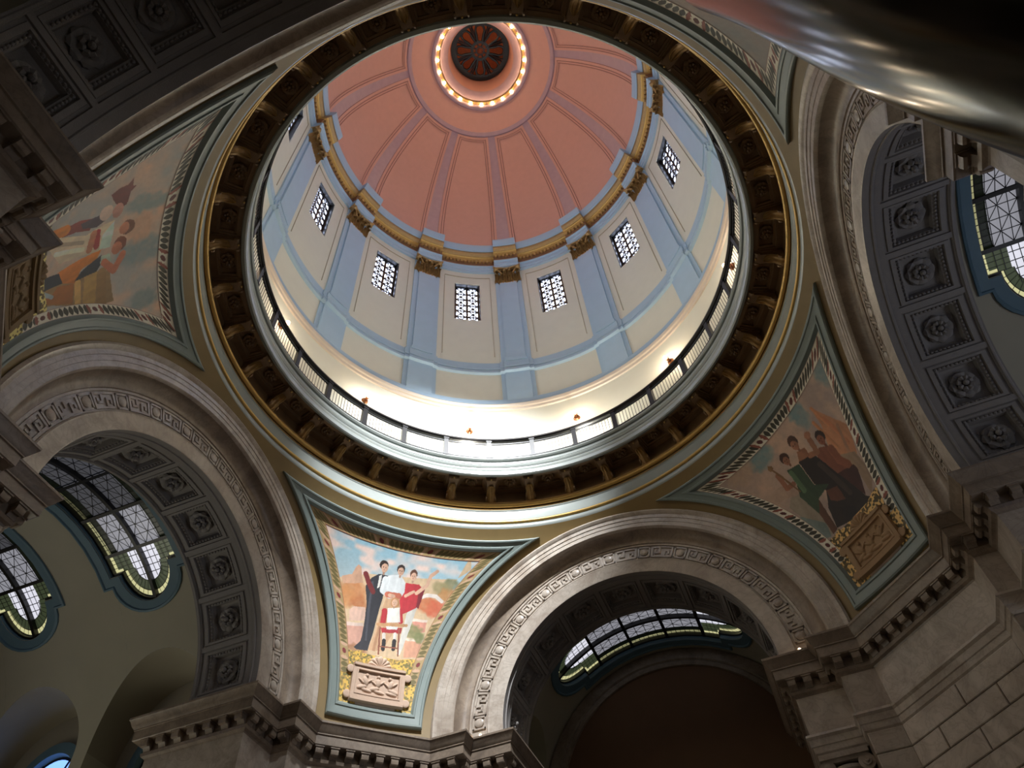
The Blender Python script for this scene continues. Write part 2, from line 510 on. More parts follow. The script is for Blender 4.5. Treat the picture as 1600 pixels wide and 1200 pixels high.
me_rcof = nest([(5.0, 7.72, 8.66, 20.70), (3.3, 7.90, 8.46, 20.70), (3.25, 7.91, 8.45, 20.76), (2.9, 7.97, 8.39, 20.77), (2.85, 7.98, 8.38, 20.86), (2.0, 8.06, 8.30, 20.87)], flat, 4).mesh('ring_coffer', M['brown'])
me_rrose = rose(0.25, 0.17, 8, 2).mesh('rosette', M['brown'])
mb = MB()
prof = [(8.64, 20.14), (8.52, 20.17), (8.46, 20.24), (8.43, 20.33), (8.34, 20.42), (8.20, 20.47), (8.06, 20.50), (7.92, 20.51), (7.84, 20.54), (7.80, 20.61), (7.82, 20.70), (8.64, 20.70)]
mb.prism([(y, z) for y, z in prof], lambda a, b, d: (d, a, b), -0.15, 0.15)
for s in (-1, 1):
    mb.tube([(s * 0.14, 7.86, 20.585), (s * 0.19, 7.86, 20.585)], 0.085, 10)
    mb.tube([(s * 0.14, 8.5, 20.28), (s * 0.19, 8.5, 20.28)], 0.11, 10)
mb.box(-0.2, 0.2, 7.80, 8.64, 20.66, 20.72)
me_brk = mb.mesh('bracket', M['brown'], 0.5)
# acanthus leaf hugging the underside of the bracket
mb = MB()
path = [(8.55, 20.12), (8.45, 20.16), (8.38, 20.26), (8.31, 20.34), (8.18, 20.41), (8.06, 20.42), (7.98, 20.39)]
rows = []
for i, (y, z) in enumerate(path):
    t = i / (len(path) - 1)
    w_ = (0.21 * (1 - 0.35 * t)) * (1 + 0.18 * math.sin(i * PI)) * (1.0 if i < len(path) - 1 else 0.45)
    if i % 2: w_ *= 0.84
    rows.append([(s * w_, y + 0.05 * abs(s), z + 0.06 * s * s - 0.02 * math.cos(s * 9)) for s in np.linspace(-1, 1, 11)])
mb.grid(rows)
me_leaf = mb.mesh('acanthus_leaf', M['umber_gold'], 0.9)
me_drop = MB().ball((0, 7.80, 20.545), 0.035, 0.03, 0.04, 8, 5).mesh('drop', M['gold_line'])
for k in range(36):
    az = 10 * k
    c = put('ring_coffer', me_rcof, t1, None, (0, 0, -D(az)))
    put('rosette', me_rrose, c, (0, 8.18, 20.86), (PI, 0, 0))
    b = put('bracket', me_brk, t1, None, (0, 0, -D(az + 5)))
    put('acanthus_leaf', me_leaf, b); put('drop', me_drop, b)

# ------------------------------------------------------------------ drum
RW = 8.65
wd = struct(empty('wall_drum'), 'cream drum wall with pale blue pilasters below the salmon dome', 'drum wall')
lathe([(8.60, 21.5), (8.60, 25.66)]).build('gallery_wall', M['cream'], wd)
lathe([(8.60, 25.62), (8.54, 25.64), (8.52, 25.72), (8.52, 25.76), (8.47, 25.80), (8.44, 25.90), (8.44, 25.95), (8.50, 25.97)]).build('base_cornice', M['beige'], wd)
lathe([(8.50, 25.96), (8.46, 26.0), (8.52, 26.08), (8.54, 26.38), (8.66, 26.42)]).build('plinth_band', M['blue'], wd)
HW = math.degrees(0.0789)
Z0, Z1, ZB, ZT = 26.3, 38.5, 33.24, 36.98
mb = MB()
for k in range(12):
    a0 = 30 * k
    A = [a0 - 15 + (15 - HW) * i / 5 for i in range(6)] + [a0 - HW + 2 * HW * i / 4 for i in range(1, 5)] + [a0 + HW + (15 - HW) * i / 5 for i in range(1, 6)]
    mb.grid([[pol(RW, a, z) for a in A] for z in (Z0, ZB)])
    mb.grid([[pol(RW, a, z) for a in A[:6]] for z in (ZB, ZT)])
    mb.grid([[pol(RW, a, z) for a in A[9:]] for z in (ZB, ZT)])
    mb.grid([[pol(RW, a, z) for a in A] for z in (ZT, Z1)])
    ring = [(a, ZB) for a in A[5:10]] + [(A[9], ZT)] + [(a, ZT) for a in A[8:4:-1]] + [(A[5], ZB)]
    mb.grid([[pol(RW, a, z) for a, z in ring], [pol(RW + 0.07, a, z) for a, z in ring]])
mb.build('drum_shell', M['cream'], wd)
# dado and pilasters by azimuth-dependent projection
def step_offs(center, half1, d1, half2, d2, base, n=4):
    """one 30-degree bay centred on a pilaster: list of (az, offset)"""
    o = []
    a = center
    def seg(x0, x1, v):
        for i in range(n + 1): o.append((a + x0 + (x1 - x0) * i / n, v))
    seg(-15, -half2, base); seg(-half2, -half1, d2); seg(-half1, half1, d1); seg(half1, half2, d2); seg(half2, 15, base)
    return o
offs = []
for k in range(12): offs += step_offs(15 + 30 * k, 3.9, -0.13, 5.2, -0.065, 0.0)
lathe([(8.70, 29.34), (8.62, 29.33), (8.62, 28.97), (8.69, 28.96), (8.69, 28.92), (8.58, 28.91), (8.55, 28.84), (8.55, 28.74), (8.58, 28.72), (8.66, 28.715), (8.66, 28.68), (8.56, 28.67), (8.53, 28.58), (8.53, 28.46), (8.60, 28.42), (8.70, 28.40)], offs=offs).build('dado_band', M['blue'], wd, 0.35)
mb = MB()
def curved(mb, a0, a1, r0, r1, z0, z1, n=6):
    az = np.linspace(a0, a1, n + 1)
    mb.grid([[pol(r, a, z) for a in az] for r, z in ((r1, z0), (r0, z0), (r0, z1), (r1, z1))])
    for a in (a0, a1):
        mb.add([pol(r1, a, z0), pol(r0, a, z0), pol(r0, a, z1), pol(r1, a, z1)], [(0, 1, 2, 3)])
    return mb
me_p = {}
m1 = MB(); curved(m1, -4.75, 4.75, 8.57, 8.7, 29.3, 38.4)
me_p['backing'] = m1.mesh('backing', M['blue'])
m1 = MB(); curved(m1, -3.1, 3.1, 8.48, 8.62, 29.3, 36.9); curved(m1, -3.45, 3.45, 8.45, 8.62, 29.3, 29.52)
me_p['shaft'] = m1.mesh('shaft', M['blue'])
m1 = MB(); curved(m1, -5.1, 5.1, 8.60, 8.7, 26.3, 28.42); curved(m1, -3.8, 3.8, 8.53, 8.62, 26.3, 28.42)
me_p['pedestal'] = m1.mesh('pedestal', M['blue'])
# gilded Corinthian capital
m1 = MB()
curved(m1, -2.7, 2.7, 8.54, 8.66, 36.85, 38.2)
curved(m1, -3.2, 3.2, 8.48, 8.6, 36.82, 36.90)
def cap_leaf(m1, x, w, z0, h, out):
    rows = []
    for t, o in ((0, 0.0), (0.35, 0.05), (0.65, 0.12), (0.85, 0.24), (1.0, 0.32), (0.93, 0.40), (0.82, 0.40)):
        ww = w * (1 - 0.35 * t * t) * (1.12 if int(t * 10) % 2 else 0.9)
        rows.append([(x + s * ww, 8.52 - o * out * 0.72 - 0.045 * math.cos(s * 9), z0 + h * t - 0.05 * abs(s)) for s in (-1, -0.66, -0.33, 0, 0.33, 0.66, 1)])
    m1.grid(rows)
for x in (-0.42, -0.14, 0.14, 0.42): cap_leaf(m1, x, 0.115, 36.88, 0.55, 0.8)
for x in (-0.56, -0.28, 0, 0.28, 0.56): cap_leaf(m1, x, 0.10, 37.2, 0.72, 1.0)
for s in (-1, 1):
    m1.tube([(s * 0.56, 8.28, 38.02), (s * 0.70, 8.20, 38.02)], 0.15, 10)
    m1.tube([(s * 0.30, 8.32, 37.6), (s * 0.42, 8.3, 37.85), (s * 0.55, 8.26, 38.05)], 0.05, 6)
    m1.tube([(s * 0.14, 8.33, 37.98), (s * 0.20, 8.28, 37.98)], 0.09, 8)
    cap_leaf(m1, s * 0.62, 0.12, 37.0, 0.6, 0.9)
m1.ball((0, 8.28, 38.1), 0.1, 0.06, 0.1, 8, 5)
m1.prism([(-0.76, 8.14), (-0.6, 8.22), (0, 8.32), (0.6, 8.22), (0.76, 8.14), (0.72, 8.6), (-0.72, 8.6)], lambda a, b, d: (a, b, d), 38.17, 38.29)
me_p['capital'] = m1.mesh('capital', M['gold'], 0.9)
m1 = MB()
for s in (-1, 1):
    curved(m1, s * 8.3 - 0.09, s * 8.3 + 0.09, RW - 0.03, RW + 0.02, 29.9, 37.7, 1)
curved(m1, -8.3, 8.3, RW - 0.03, RW + 0.02, 37.7, 37.75, 8)
me_line = m1.mesh('panel_line', paint('cream shadow line paint', (168, 158, 132), 0.5))
m1 = MB()
curved(m1, -HW - 0.75, HW + 0.75, RW - 0.02, RW + 0.02, ZT + 0.04, ZT + 0.1, 8)
for k in range(12):
    az = 15 + 30 * k
    p = put('pilaster', me_p['backing'], wd, None, (0, 0, -D(az)))
    for q in ('shaft', 'pedestal', 'capital'): put(q, me_p[q], p)
    put('panel_line', me_line, wd, None, (0, 0, -D(30 * k)))

# windows of the drum
HX = RW * math.sin(D(HW))
RG = RW + 0.30
nx, nz = 2, 6
mid = 0.13
cw = (HX * 2 - 0.22 - mid) / 2
ch = (ZT - ZB - 0.20) / nz
me_pane = MB().add([(-cw / 2, 0, 0), (cw / 2, 0, 0), (cw / 2, 0, ch), (-cw / 2, 0, ch)], [(0, 1, 2, 3)]).mesh('pane', M['window_glass'], 0)
mf = MB()
y0, y1 = RG - 0.08, RG + 0.06
mf.box(-HX, -HX + 0.13, y0, y1, ZB, ZT).box(HX - 0.13, HX, y0, y1, ZB, ZT).box(-HX, HX, y0, y1, ZB, ZB + 0.1).box(-HX, HX, y0, y1, ZT - 0.1, ZT).box(-mid / 2, mid / 2, y0, y1, ZB, ZT)
for (xa, xb, za, zb_) in ((-HX - 0.02, -HX + 0.03, ZB - 0.02, ZT + 0.02), (HX - 0.03, HX + 0.02, ZB - 0.02, ZT + 0.02), (-HX, HX, ZT - 0.03, ZT + 0.02), (-HX, HX, ZB - 0.02, ZB + 0.03)):
    mf.box(xa, xb, RW + 0.02, RG + 0.08, za, zb_)
me_wframe = mf.mesh('window_frame', M['iron'], 0)
ml = MB()
def lbar(ml, x0, z0, x1, z1, t=0.022):
    d = Vector((x1 - x0, z1 - z0)).normalized(); n = Vector((-d.y, d.x)) * t
    poly = [(x0 + n.x, z0 + n.y), (x1 + n.x, z1 + n.y), (x1 - n.x, z1 - n.y), (x0 - n.x, z0 - n.y)]
    ml.prism(poly, lambda a, b, dd: (a, dd, b), RG - 0.05, RG + 0.02)
for cx in (-(mid / 2 + cw / 2), mid / 2 + cw / 2):
    for j in range(nz):
        zz = ZB + 0.1 + ch * j
        if j: lbar(ml, cx - cw / 2, zz, cx + cw / 2, zz, 0.042)
        zm = zz + ch / 2
        for s in (-1, 1):
            lbar(ml, cx - cw / 2, zz if s > 0 else zz + ch, cx + cw / 2, zz + ch if s > 0 else zz, 0.033)
        lbar(ml, cx, zz, cx, zz + ch, 0.028)
me_latt = ml.mesh('lattice', M['iron'], 0)
sides = ['facing the camera above the far arch', 'right of the one above the far arch', 'beside the right edge of the gallery opening', 'over the right arch', 'hidden on the near side', 'hidden on the near side',
         'hidden on the near side', 'hidden on the near side', 'hidden on the near side', 'cut off at the left rim of the opening', 'first full one from the left rim', 'second full one from the left rim']
wl = {-30: 'latticed drum window lowest in the picture, directly above the two middle gallery lamps', 0: 'latticed drum window just right of the lowest one', 30: 'latticed drum window on the right side, third from the lowest',
      60: 'latticed drum window highest on the right side', -60: 'latticed drum window just left of the lowest one', -90: 'latticed drum window second from the left rim of the opening', -120: 'latticed drum window mostly hidden at the left rim of the opening'}
n_win = 0
for az in (-120, -90, -60, -30, 0, 30, 60, 90, 120, 150, 180, -150):
    n_win += 1
    wn = empty('window_%d' % n_win, (0, 0, 0), -D(az))
    struct(wn, wl.get(az, 'latticed drum window above the near side of the opening, out of view'), 'window')
    wn['group'] = 'latticed windows of the drum'
    put('window_frame', me_wframe, wn); put('lattice', me_latt, wn)
    for cx in (-(mid / 2 + cw / 2), mid / 2 + cw / 2):
        for j in range(nz):
            put('pane', me_pane, wn, (cx, RG, ZB + 0.1 + ch * j))

# entablature at the foot of the dome, breaking forward over each pilaster
t2 = struct(empty('trim_2'), 'gilded entablature with dentils breaking forward at the foot of the dome', 'entablature')
offs = []
for k in range(12): offs += step_offs(15 + 30 * k, 4.7, -0.34, 4.72, -0.34, 0.0)
lathe([(8.66, 38.28), (8.56, 38.30), (8.56, 38.52), (8.52, 38.54), (8.52, 38.80), (8.46, 38.84), (8.46, 38.92), (8.56, 38.96)], offs=offs).build('architrave', M['blue'], t2)
lathe([(8.56, 38.94), (8.58, 39.0), (8.58, 39.28), (8.54, 39.30), (8.54, 39.58)], offs=offs).build('frieze', M['rust'], t2)
lathe([(8.54, 39.56), (8.44, 39.60), (8.40, 39.70), (8.34, 39.72), (8.34, 39.80)], offs=offs).build('gold_molding', M['gold_line'], t2)
lathe([(8.34, 39.80), (8.30, 39.84), (8.22, 39.90), (8.22, 40.14), (8.20, 40.16)], offs=offs).build('corona', M['gold'], t2)
lathe([(8.20, 40.12), (8.14, 40.16), (8.08, 40.34), (8.02, 40.52), (8.02, 40.64), (8.34, 40.70)], offs=offs).build('cymatium', M['blue'], t2)
md = MB()
for k in range(12):
    for (a0, a1, rr) in ((-9.9, 9.9, 8.54), (15 - 4.5, 15 + 4.5, 8.20)):
        n = int((a1 - a0) / 1.35)
        for i in range(n):
            a = 30 * k + a0 + (a1 - a0) * (i + 0.5) / n
            curved(md, a - 0.36, a + 0.36, rr - 0.1, rr + 0.02, 39.32, 39.56, 1)
md.build('dentils', M['gold'], t2, 0, kind='stuff')

# dome
def dome(t):   # t degrees of elevation -> (r, z)
    return (8.32 * math.cos(D(t)), 41.2 + 9.65 * math.sin(D(t)))
def dpt(az, t, inn=0.0):
    r, z = dome(t)
    n = Vector((math.cos(D(t)) / 8.32, math.sin(D(t)) / 9.65)).normalized()
    return pol(r - n.x * inn, az, z - n.y * inn)
cd = struct(empty('ceiling_dome'), 'salmon pink dome with mauve ribs rising from the drum to the lantern', 'dome')
lathe([(8.34, 40.6), (8.34, 41.2)]).build('springing_band', M['blue'], cd)
TT = np.linspace(-2.0, 58.6, 40)
MB().grid([[dpt(a, t) for a in np.linspace(0, 360, 145)[:-1]] for t in TT], close=True).build('dome_shell', M['mauve'], cd)
def panel(mb, half, t0, t1, inn0, inn1, n=10, m=26):
    rows = []
    tt = np.linspace(t0, t1, m)
    P = [[dpt(-half(t) + 2 * half(t) * i / n, t, inn1) for i in range(n + 1)] for t in tt]
    mb.grid(P)
    edge = [(-half(t), t) for t in tt] + [(half(t), t) for t in tt[::-1]]
    edge = [(-half(t0) + 2 * half(t0) * i / n, t0) for i in range(n, 0, -1)] + [(-half(t), t) for t in tt] + [(-half(t1) + 2 * half(t1) * i / n, t1) for i in range(1, n)] + [(half(t), t) for t in tt[::-1]]
    mb.grid([[dpt(a, t, inn0) for a, t in edge], [dpt(a, t, inn1) for a, t in edge]], close=True)
rib = lambda t: 15 - (0.40 - 0.18 * max(0, t) / 56) / (8.32 * math.cos(D(t))) * 180 / PI
mp = MB(); panel(mp, rib, -1.5, 56.9, -0.01, 0.05)
me_dp = mp.mesh('dome_panel', M['salmon'])
ml_ = MB()
def frame_line(mb, off, t0, t1, wd_, inn, m=26):
    """thin raised line running round the panel"""
    h0 = lambda t: rib(t) - off / (8.32 * math.cos(D(t))) * 180 / PI
    h1 = lambda t: rib(t) - (off + wd_) / (8.32 * math.cos(D(t))) * 180 / PI
    tt = np.linspace(t0, t1, m)
    for s in (-1, 1):
        mb.grid([[dpt(s * h0(t), t, inn) for t in tt], [dpt(s * h1(t), t, inn + 0.03) for t in tt]])
    n = 10
    mb.grid([[dpt(-h0(t1) + 2 * h0(t1) * i / n, t1, inn) for i in range(n + 1)], [dpt(-h0(t1) + 2 * h0(t1) * i / n, t1 - 0.45, inn + 0.03) for i in range(n + 1)]])
frame_line(ml_, 0.14, -1.5, 56.0, 0.05, 0.05); frame_line(ml_, 0.28, -1.5, 55.1, 0.04, 0.05)
me_dl = ml_.mesh('panel_fillet', M['salmon_line'])
for k in range(12):
    q = put('dome_panel', me_dp, cd, None, (0, 0, -D(30 * k)))
    put('panel_fillet', me_dl, q)
def ring_t(name, ts, mat, inn=0.0, n=120):
    rows = [[dpt(a, t, i_) for a in np.linspace(0, 360, n + 1)[:-1]] for t, i_ in ts]
    return MB().grid(rows, close=True).build(name, mat, cd)
ring_t('crown_ring', [(57.0, 0.0), (57.3, 0.09), (58.1, 0.11), (58.9, 0.10), (59.2, 0.02)], M['mauve'])
ring_t('crown_field', [(58.9, 0.03), (62, 0.03), (66, 0.03), (68.6, 0.03)], M['salmon'])
ring_t('crown_molding', [(68.2, 0.02), (68.5, 0.10), (69.4, 0.14), (70.3, 0.10), (70.6, 0.05)], M['mauve'])
lathe([(2.80, 50.30), (2.78, 50.42), (2.60, 50.52), (2.56, 50.50)]).build('lamp_channel', M['gold'], cd)
lathe([(2.56, 50.50), (2.50, 50.42), (2.30, 50.50), (2.12, 50.62), (2.06, 50.72), (2.04, 50.80)], 96).build('oculus_lip', M['mauve'], cd)
lathe([(2.04, 50.78), (1.96, 51.2), (1.90, 53.2)], 96).build('oculus_shaft', M['salmon'], cd)
lathe([(1.9, 53.2), (2.2, 53.3), (2.2, 54.6), (1.2, 55.2), (0.01, 55.4)], 64).build('lantern_vault', M['lantern'], cd)
# ------------------------------------------------------------------ piers and their entablatures
PATH = [(12.37, 5.6), (12.37, 4.15), (9.33, 4.15), (9.33, 5.4), (8.8, 5.4), (8.8, 6.26), (6.26, 8.8), (5.4, 8.8), (5.4, 9.33), (4.15, 9.33), (4.15, 12.37), (5.6, 12.37)]
def seg_normals(path):
    ns = []
    for (x0, y0), (x1, y1) in zip(path[:-1], path[1:]):
        L = math.hypot(x1 - x0, y1 - y0); ns.append((-(y1 - y0) / L, (x1 - x0) / L))
    return ns
NS = seg_normals(PATH)
def off_path(o):
    out = []
    for i, p in enumerate(PATH):
        a = NS[max(i - 1, 0)]; b = NS[min(i, len(NS) - 1)]
        k = o / (1 + a[0] * b[0] + a[1] * b[1])
        out.append((p[0] + k * (a[0] + b[0]), p[1] + k * (a[1] + b[1])))
    return out
def sweep(prof):
    return MB().grid([[(x, y, z) for x, y in off_path(o)] for o, z in prof])
me_cor = sweep([(0.0, 12.08), (0.46, 12.04), (0.50, 12.02), (0.50, 11.96), (0.47, 11.93), (0.42, 11.80), (0.36, 11.72), (0.36, 11.69), (0.33, 11.68), (0.33, 11.42), (0.30, 11.40), (0.05, 11.40), (0.05, 11.14),
                (0.11, 11.12), (0.09, 11.04), (0.02, 11.0), (0.0, 10.96)]).mesh('cornice_molding', M['marble_dark'], 0.5)
me_fri = sweep([(0.0, 10.98), (0.0, 9.92)]).mesh('frieze', M['marble'], 0.3)
me_arc = sweep([(0.0, 9.96), (0.11, 9.93), (0.13, 9.86), (0.08, 9.80), (0.07, 9.64), (0.045, 9.62), (0.035, 9.48), (0.0, 9.44), (0.0, 9.40)]).mesh('architrave', M['marble'], 0.5)
CORE = [(12.37, 5.4), (8.8, 5.4), (8.8, 6.26), (6.26, 8.8), (5.4, 8.8), (5.4, 12.37)]
me_pier = MB().grid([[(x, y, z) for x, y in CORE] for z in (9.42, FLOOR)]).mesh('pier_core', M['marble_dark'], 0)
mb = MB()
for q in ((0, 1), (1, 0)):
    mb.add([(a, b, 9.41) if q[0] == 0 else (b, a, 9.41) for a, b in ((4.15, 9.33), (5.45, 9.33), (5.45, 12.37), (4.15, 12.37))], [(0, 1, 2, 3)])
me_ars = mb.mesh('architrave_soffit', M['marble_dark'], 0)
mm = MB()
mm.prism([(0.04, 11.40), (0.28, 11.40), (0.29, 11.30), (0.27, 11.22), (0.22, 11.20), (0.17, 11.24), (0.13, 11.20), (0.10, 11.14), (0.04, 11.12)], lambda a, b, d: (d, a, b), -0.105, 0.105)
mm.box(-0.13, 0.13, 0.04, 0.31, 11.37, 11.41)
me_mod = mm.mesh('modillion', M['marble_dark'], 0.5)
trim_labels = {-1: ('marble modillion cornice under the brightly lit pendentive', 'marble pier below the brightly lit pendentive'), 0: ('marble modillion cornice under the right pendentive', 'block-built marble pier in the lower right corner'),
               2: ('dark cornice corner jutting in at the left edge', 'marble pier behind the cornice at the left edge'), 1: ('marble cornice partly covered by the bronze ornament', 'marble pier beside the bronze ornament')}
MODS = []
for i, ((x0, y0), (x1, y1)) in enumerate(zip(PATH[:-1], PATH[1:])):
    L = math.hypot(x1 - x0, y1 - y0)
    o0, o1 = off_path(0.17)[i], off_path(0.17)[i + 1]
    Lo = math.hypot(o1[0] - o0[0], o1[1] - o0[1])
    n = max(1, int(round(Lo / 0.46)))
    if i in (0, len(PATH) - 2): continue
    dx, dy = (x1 - x0) / L, (y1 - y0) / L
    nx_, ny_ = NS[i]
    for k in range(n):
        t = (k + 0.5) / n * Lo
        px, py = o0[0] + dx * t - nx_ * 0.17, o0[1] + dy * t - ny_ * 0.17
        MODS.append((px, py, math.atan2(ny_, nx_) - PI / 2))
BLK = []
def block_mesh(wd_, ht, dp=0.05, g=0.012, e=0.018):
    b = MB()
    x0, x1, z0, z1 = -wd_ / 2 + g, wd_ / 2 - g, g, ht - g
    o = [(x0, 0.0, z0), (x1, 0.0, z0), (x1, 0.0, z1), (x0, 0.0, z1)]
    f_ = [(x0, dp - e, z0), (x1, dp - e, z0), (x1, dp - e, z1), (x0, dp - e, z1)]
    q = [(x0 + e, dp, z0 + e), (x1 - e, dp, z0 + e), (x1 - e, dp, z1 - e), (x0 + e, dp, z1 - e)]
    b.grid([o, f_, q], close=True); b.add(q, [(0, 1, 2, 3)])
    return b.mesh('block', M['marble'], 0)
_bc = {}
def blk(wd_, ht):
    key = (round(wd_, 3), round(ht, 3))
    if key not in _bc: _bc[key] = block_mesh(*key)
    return _bc[key]
for q, az in enumerate((0, 90, 180, -90)):
    qi = {0: 0, 90: 1, 180: 2, -90: -1}[az]
    t = struct(empty('trim_%d' % (q + 3), (0, 0, 0), -D(az)), trim_labels[qi][0], 'cornice')
    put('cornice_molding', me_cor, t); put('frieze', me_fri, t); put('architrave', me_arc, t); put('architrave_soffit', me_ars, t)
    for px, py, a in MODS: put('modillion', me_mod, t, (px, py, 0), (0, 0, a))
    w_ = struct(empty('wall_pier', (0, 0, 0), -D(az)), trim_labels[qi][1], 'pier')
    put('pier_core', me_pier, w_)
    if qi in (0, -1):
        hgt = 0.52
        for c in range(8):
            z = 9.42 - hgt * (c + 1)
            for i in range(4, 7):
                (x0, y0), (x1, y1) = PATH[i], PATH[i + 1]
                L = math.hypot(x1 - x0, y1 - y0); nx_, ny_ = NS[i]
                dx, dy = (x1 - x0) / L, (y1 - y0) / L
                if L > 2:
                    cuts = [0, L / 2, L] if c % 2 == 0 else [0, L / 4, 3 * L / 4, L]
                else:
                    cuts = [0, L]
                for a0, a1 in zip(cuts[:-1], cuts[1:]):
                    m_ = (a0 + a1) / 2
                    put('block', blk(a1 - a0, hgt), w_, (x0 + dx * m_, y0 + dy * m_, z), (0, 0, math.atan2(ny_, nx_) - PI / 2))

# ------------------------------------------------------------------ arms: barrel vaults with lunettes and leaded skylights
RV = 5.0
SK_W, SK_T = 1.22, 30.8          # half width and end angle of a skylight
LB_W, LB_H = 0.90, 1.05          # lobe half width and height (metres along the vault)
LU_W, LU_H = 2.1, 2.45           # lunette half width and height
def vpt(a, y, r=RV): return (r * math.sin(D(a)), y, ZC + r * math.cos(D(a)))
def outline(e, n=14):
    """closed outline of a skylight grown by e, as (angle, y offset)"""
    k = 180 / PI / RV
    w_ = SK_W + e; t_ = SK_T + e * k; lw = LB_W + e; lh = LB_H + (e if e else 0)
    half = []
    for i in range(9): half.append((-t_ + 2 * t_ * i / 8, w_))     # along the +y side
    pts = list(half)
    pts.append((t_, lw))
    for i in range(1, n): 
        f_ = PI / 2 - PI * i / n
        pts.append((t_ + (lh - e) * k * math.cos(f_) if e else t_ + lh * k * math.cos(f_), lw * math.sin(f_)))
    pts.append((t_, -lw))
    for i in range(9): pts.append((t_ - 2 * t_ * i / 8, -w_))
    pts.append((-t_, -lw))
    for i in range(1, n):
        f_ = -PI / 2 + PI * i / n
        pts.append((-t_ - (lh - e if e else lh) * k * math.cos(f_), lw * math.sin(f_)))
    pts.append((-t_, lw))
    return pts
def sk_end(dy):
    dy = abs(dy)
    k = 180 / PI / RV
    if dy < LB_W: return SK_T + LB_H * k * math.sqrt(max(0, 1 - (dy / LB_W) ** 2))
    return SK_T
def lun_end(dy):
    if abs(dy) >= LU_W: return 90.0
    z = LU_H * math.sqrt(1 - (dy / LU_W) ** 2)
    return math.degrees(math.acos(min(1, z / RV)))
def make_vault(az, yend, bays, label, mat):
    c = empty('ceiling_vault', (0, 0, 0), -D(az))
    struct(c, label, 'vault')
    ys = set(np.round(np.linspace(YE, yend, 60), 4))
    for b in bays:
        for q in np.linspace(-LU_W, LU_W, 41): ys.add(round(b + LU_W * math.sin(q / LU_W * PI / 2), 4))
        for q in np.linspace(-PI / 2, PI / 2, 25): ys.add(round(b + LB_W * math.sin(q), 4))
        ys.add(round(b - SK_W, 4)); ys.add(round(b + SK_W, 4))
    ys = sorted(y for y in ys if YE <= y <= yend)
    mb = MB()
    for y0, y1 in zip(ys[:-1], ys[1:]):
        if y1 - y0 < 1e-4: continue
        ym = (y0 + y1) / 2
        lo = []
        hole = None
        for b in bays:
            if abs(ym - b) < SK_W: hole = b
        l0 = min([lun_end(y0 - b) for b in bays] + [90]); l1 = min([lun_end(y1 - b) for b in bays] + [90])
        n = 16
        if hole is None:
            mb.grid([[vpt(-l + 2 * l * i / (2 * n), y) for i in range(2 * n + 1)] for l, y in ((l0, y0), (l1, y1))])
        else:
            s0, s1 = sk_end(y0 - hole), sk_end(y1 - hole)
            for sg in (-1, 1):
                mb.grid([[vpt(sg * (s + (l - s) * i / n), y) for i in range(n + 1)] for s, l, y in ((s0, l0, y0), (s1, l1, y1))])
    mb.build('vault_shell', mat, c)
    for b in bays:
        for sg in (-1, 1):
            ph = np.linspace(0, PI, 33)
            def T(x): return [(sg * (x if x else math.sqrt(RV * RV - (LU_H * math.sin(p)) ** 2)), b + LU_W * math.cos(p), ZC + LU_H * math.sin(p)) for p in ph]
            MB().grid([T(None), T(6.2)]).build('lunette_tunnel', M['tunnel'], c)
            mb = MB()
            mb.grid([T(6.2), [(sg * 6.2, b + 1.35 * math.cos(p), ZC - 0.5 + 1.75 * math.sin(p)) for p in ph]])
            mb.build('lunette_wall', M['tunnel'], c)
    mb = MB()
    cuts = [12.3]
    for b in bays: cuts += [b - LU_W, b + LU_W]
    cuts.append(yend)
    for sg in (-1, 1):
        for y0, y1 in zip(cuts[0::2], cuts[1::2]):
            if y1 > y0: mb.grid([[(sg * RV, y0, ZC), (sg * RV, y1, ZC)], [(sg * RV, y0, 8.9), (sg * RV, y1, 8.9)]])
        for b in bays:
            for ye in (b - LU_W, b + LU_W): mb.grid([[(sg * RV, ye, ZC), (sg * 6.3, ye, ZC)], [(sg * RV, ye, 9), (sg * 6.3, ye, 9)]])
        y0, y1 = 12.3, yend
        mb.grid([[(sg * RV, y0, 9.0), (sg * RV, y1, 9.0)], [(sg * RV, y0, FLOOR), (sg * RV, y1, FLOOR)]])
        mb.grid([[(sg * 6.3, y0, 13), (sg * 6.3, y1, 13)], [(sg * 6.3, y0, 9), (sg * 6.3, y1, 9)]])
        mb.grid([[(sg * RV, y0, 9), (sg * RV, y1, 9)], [(sg * 6.3, y0, 9), (sg * 6.3, y1, 9)]])
    mb.build('side_wall', mat, c, 0)
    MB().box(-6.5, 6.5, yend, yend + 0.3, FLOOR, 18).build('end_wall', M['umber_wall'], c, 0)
    return c
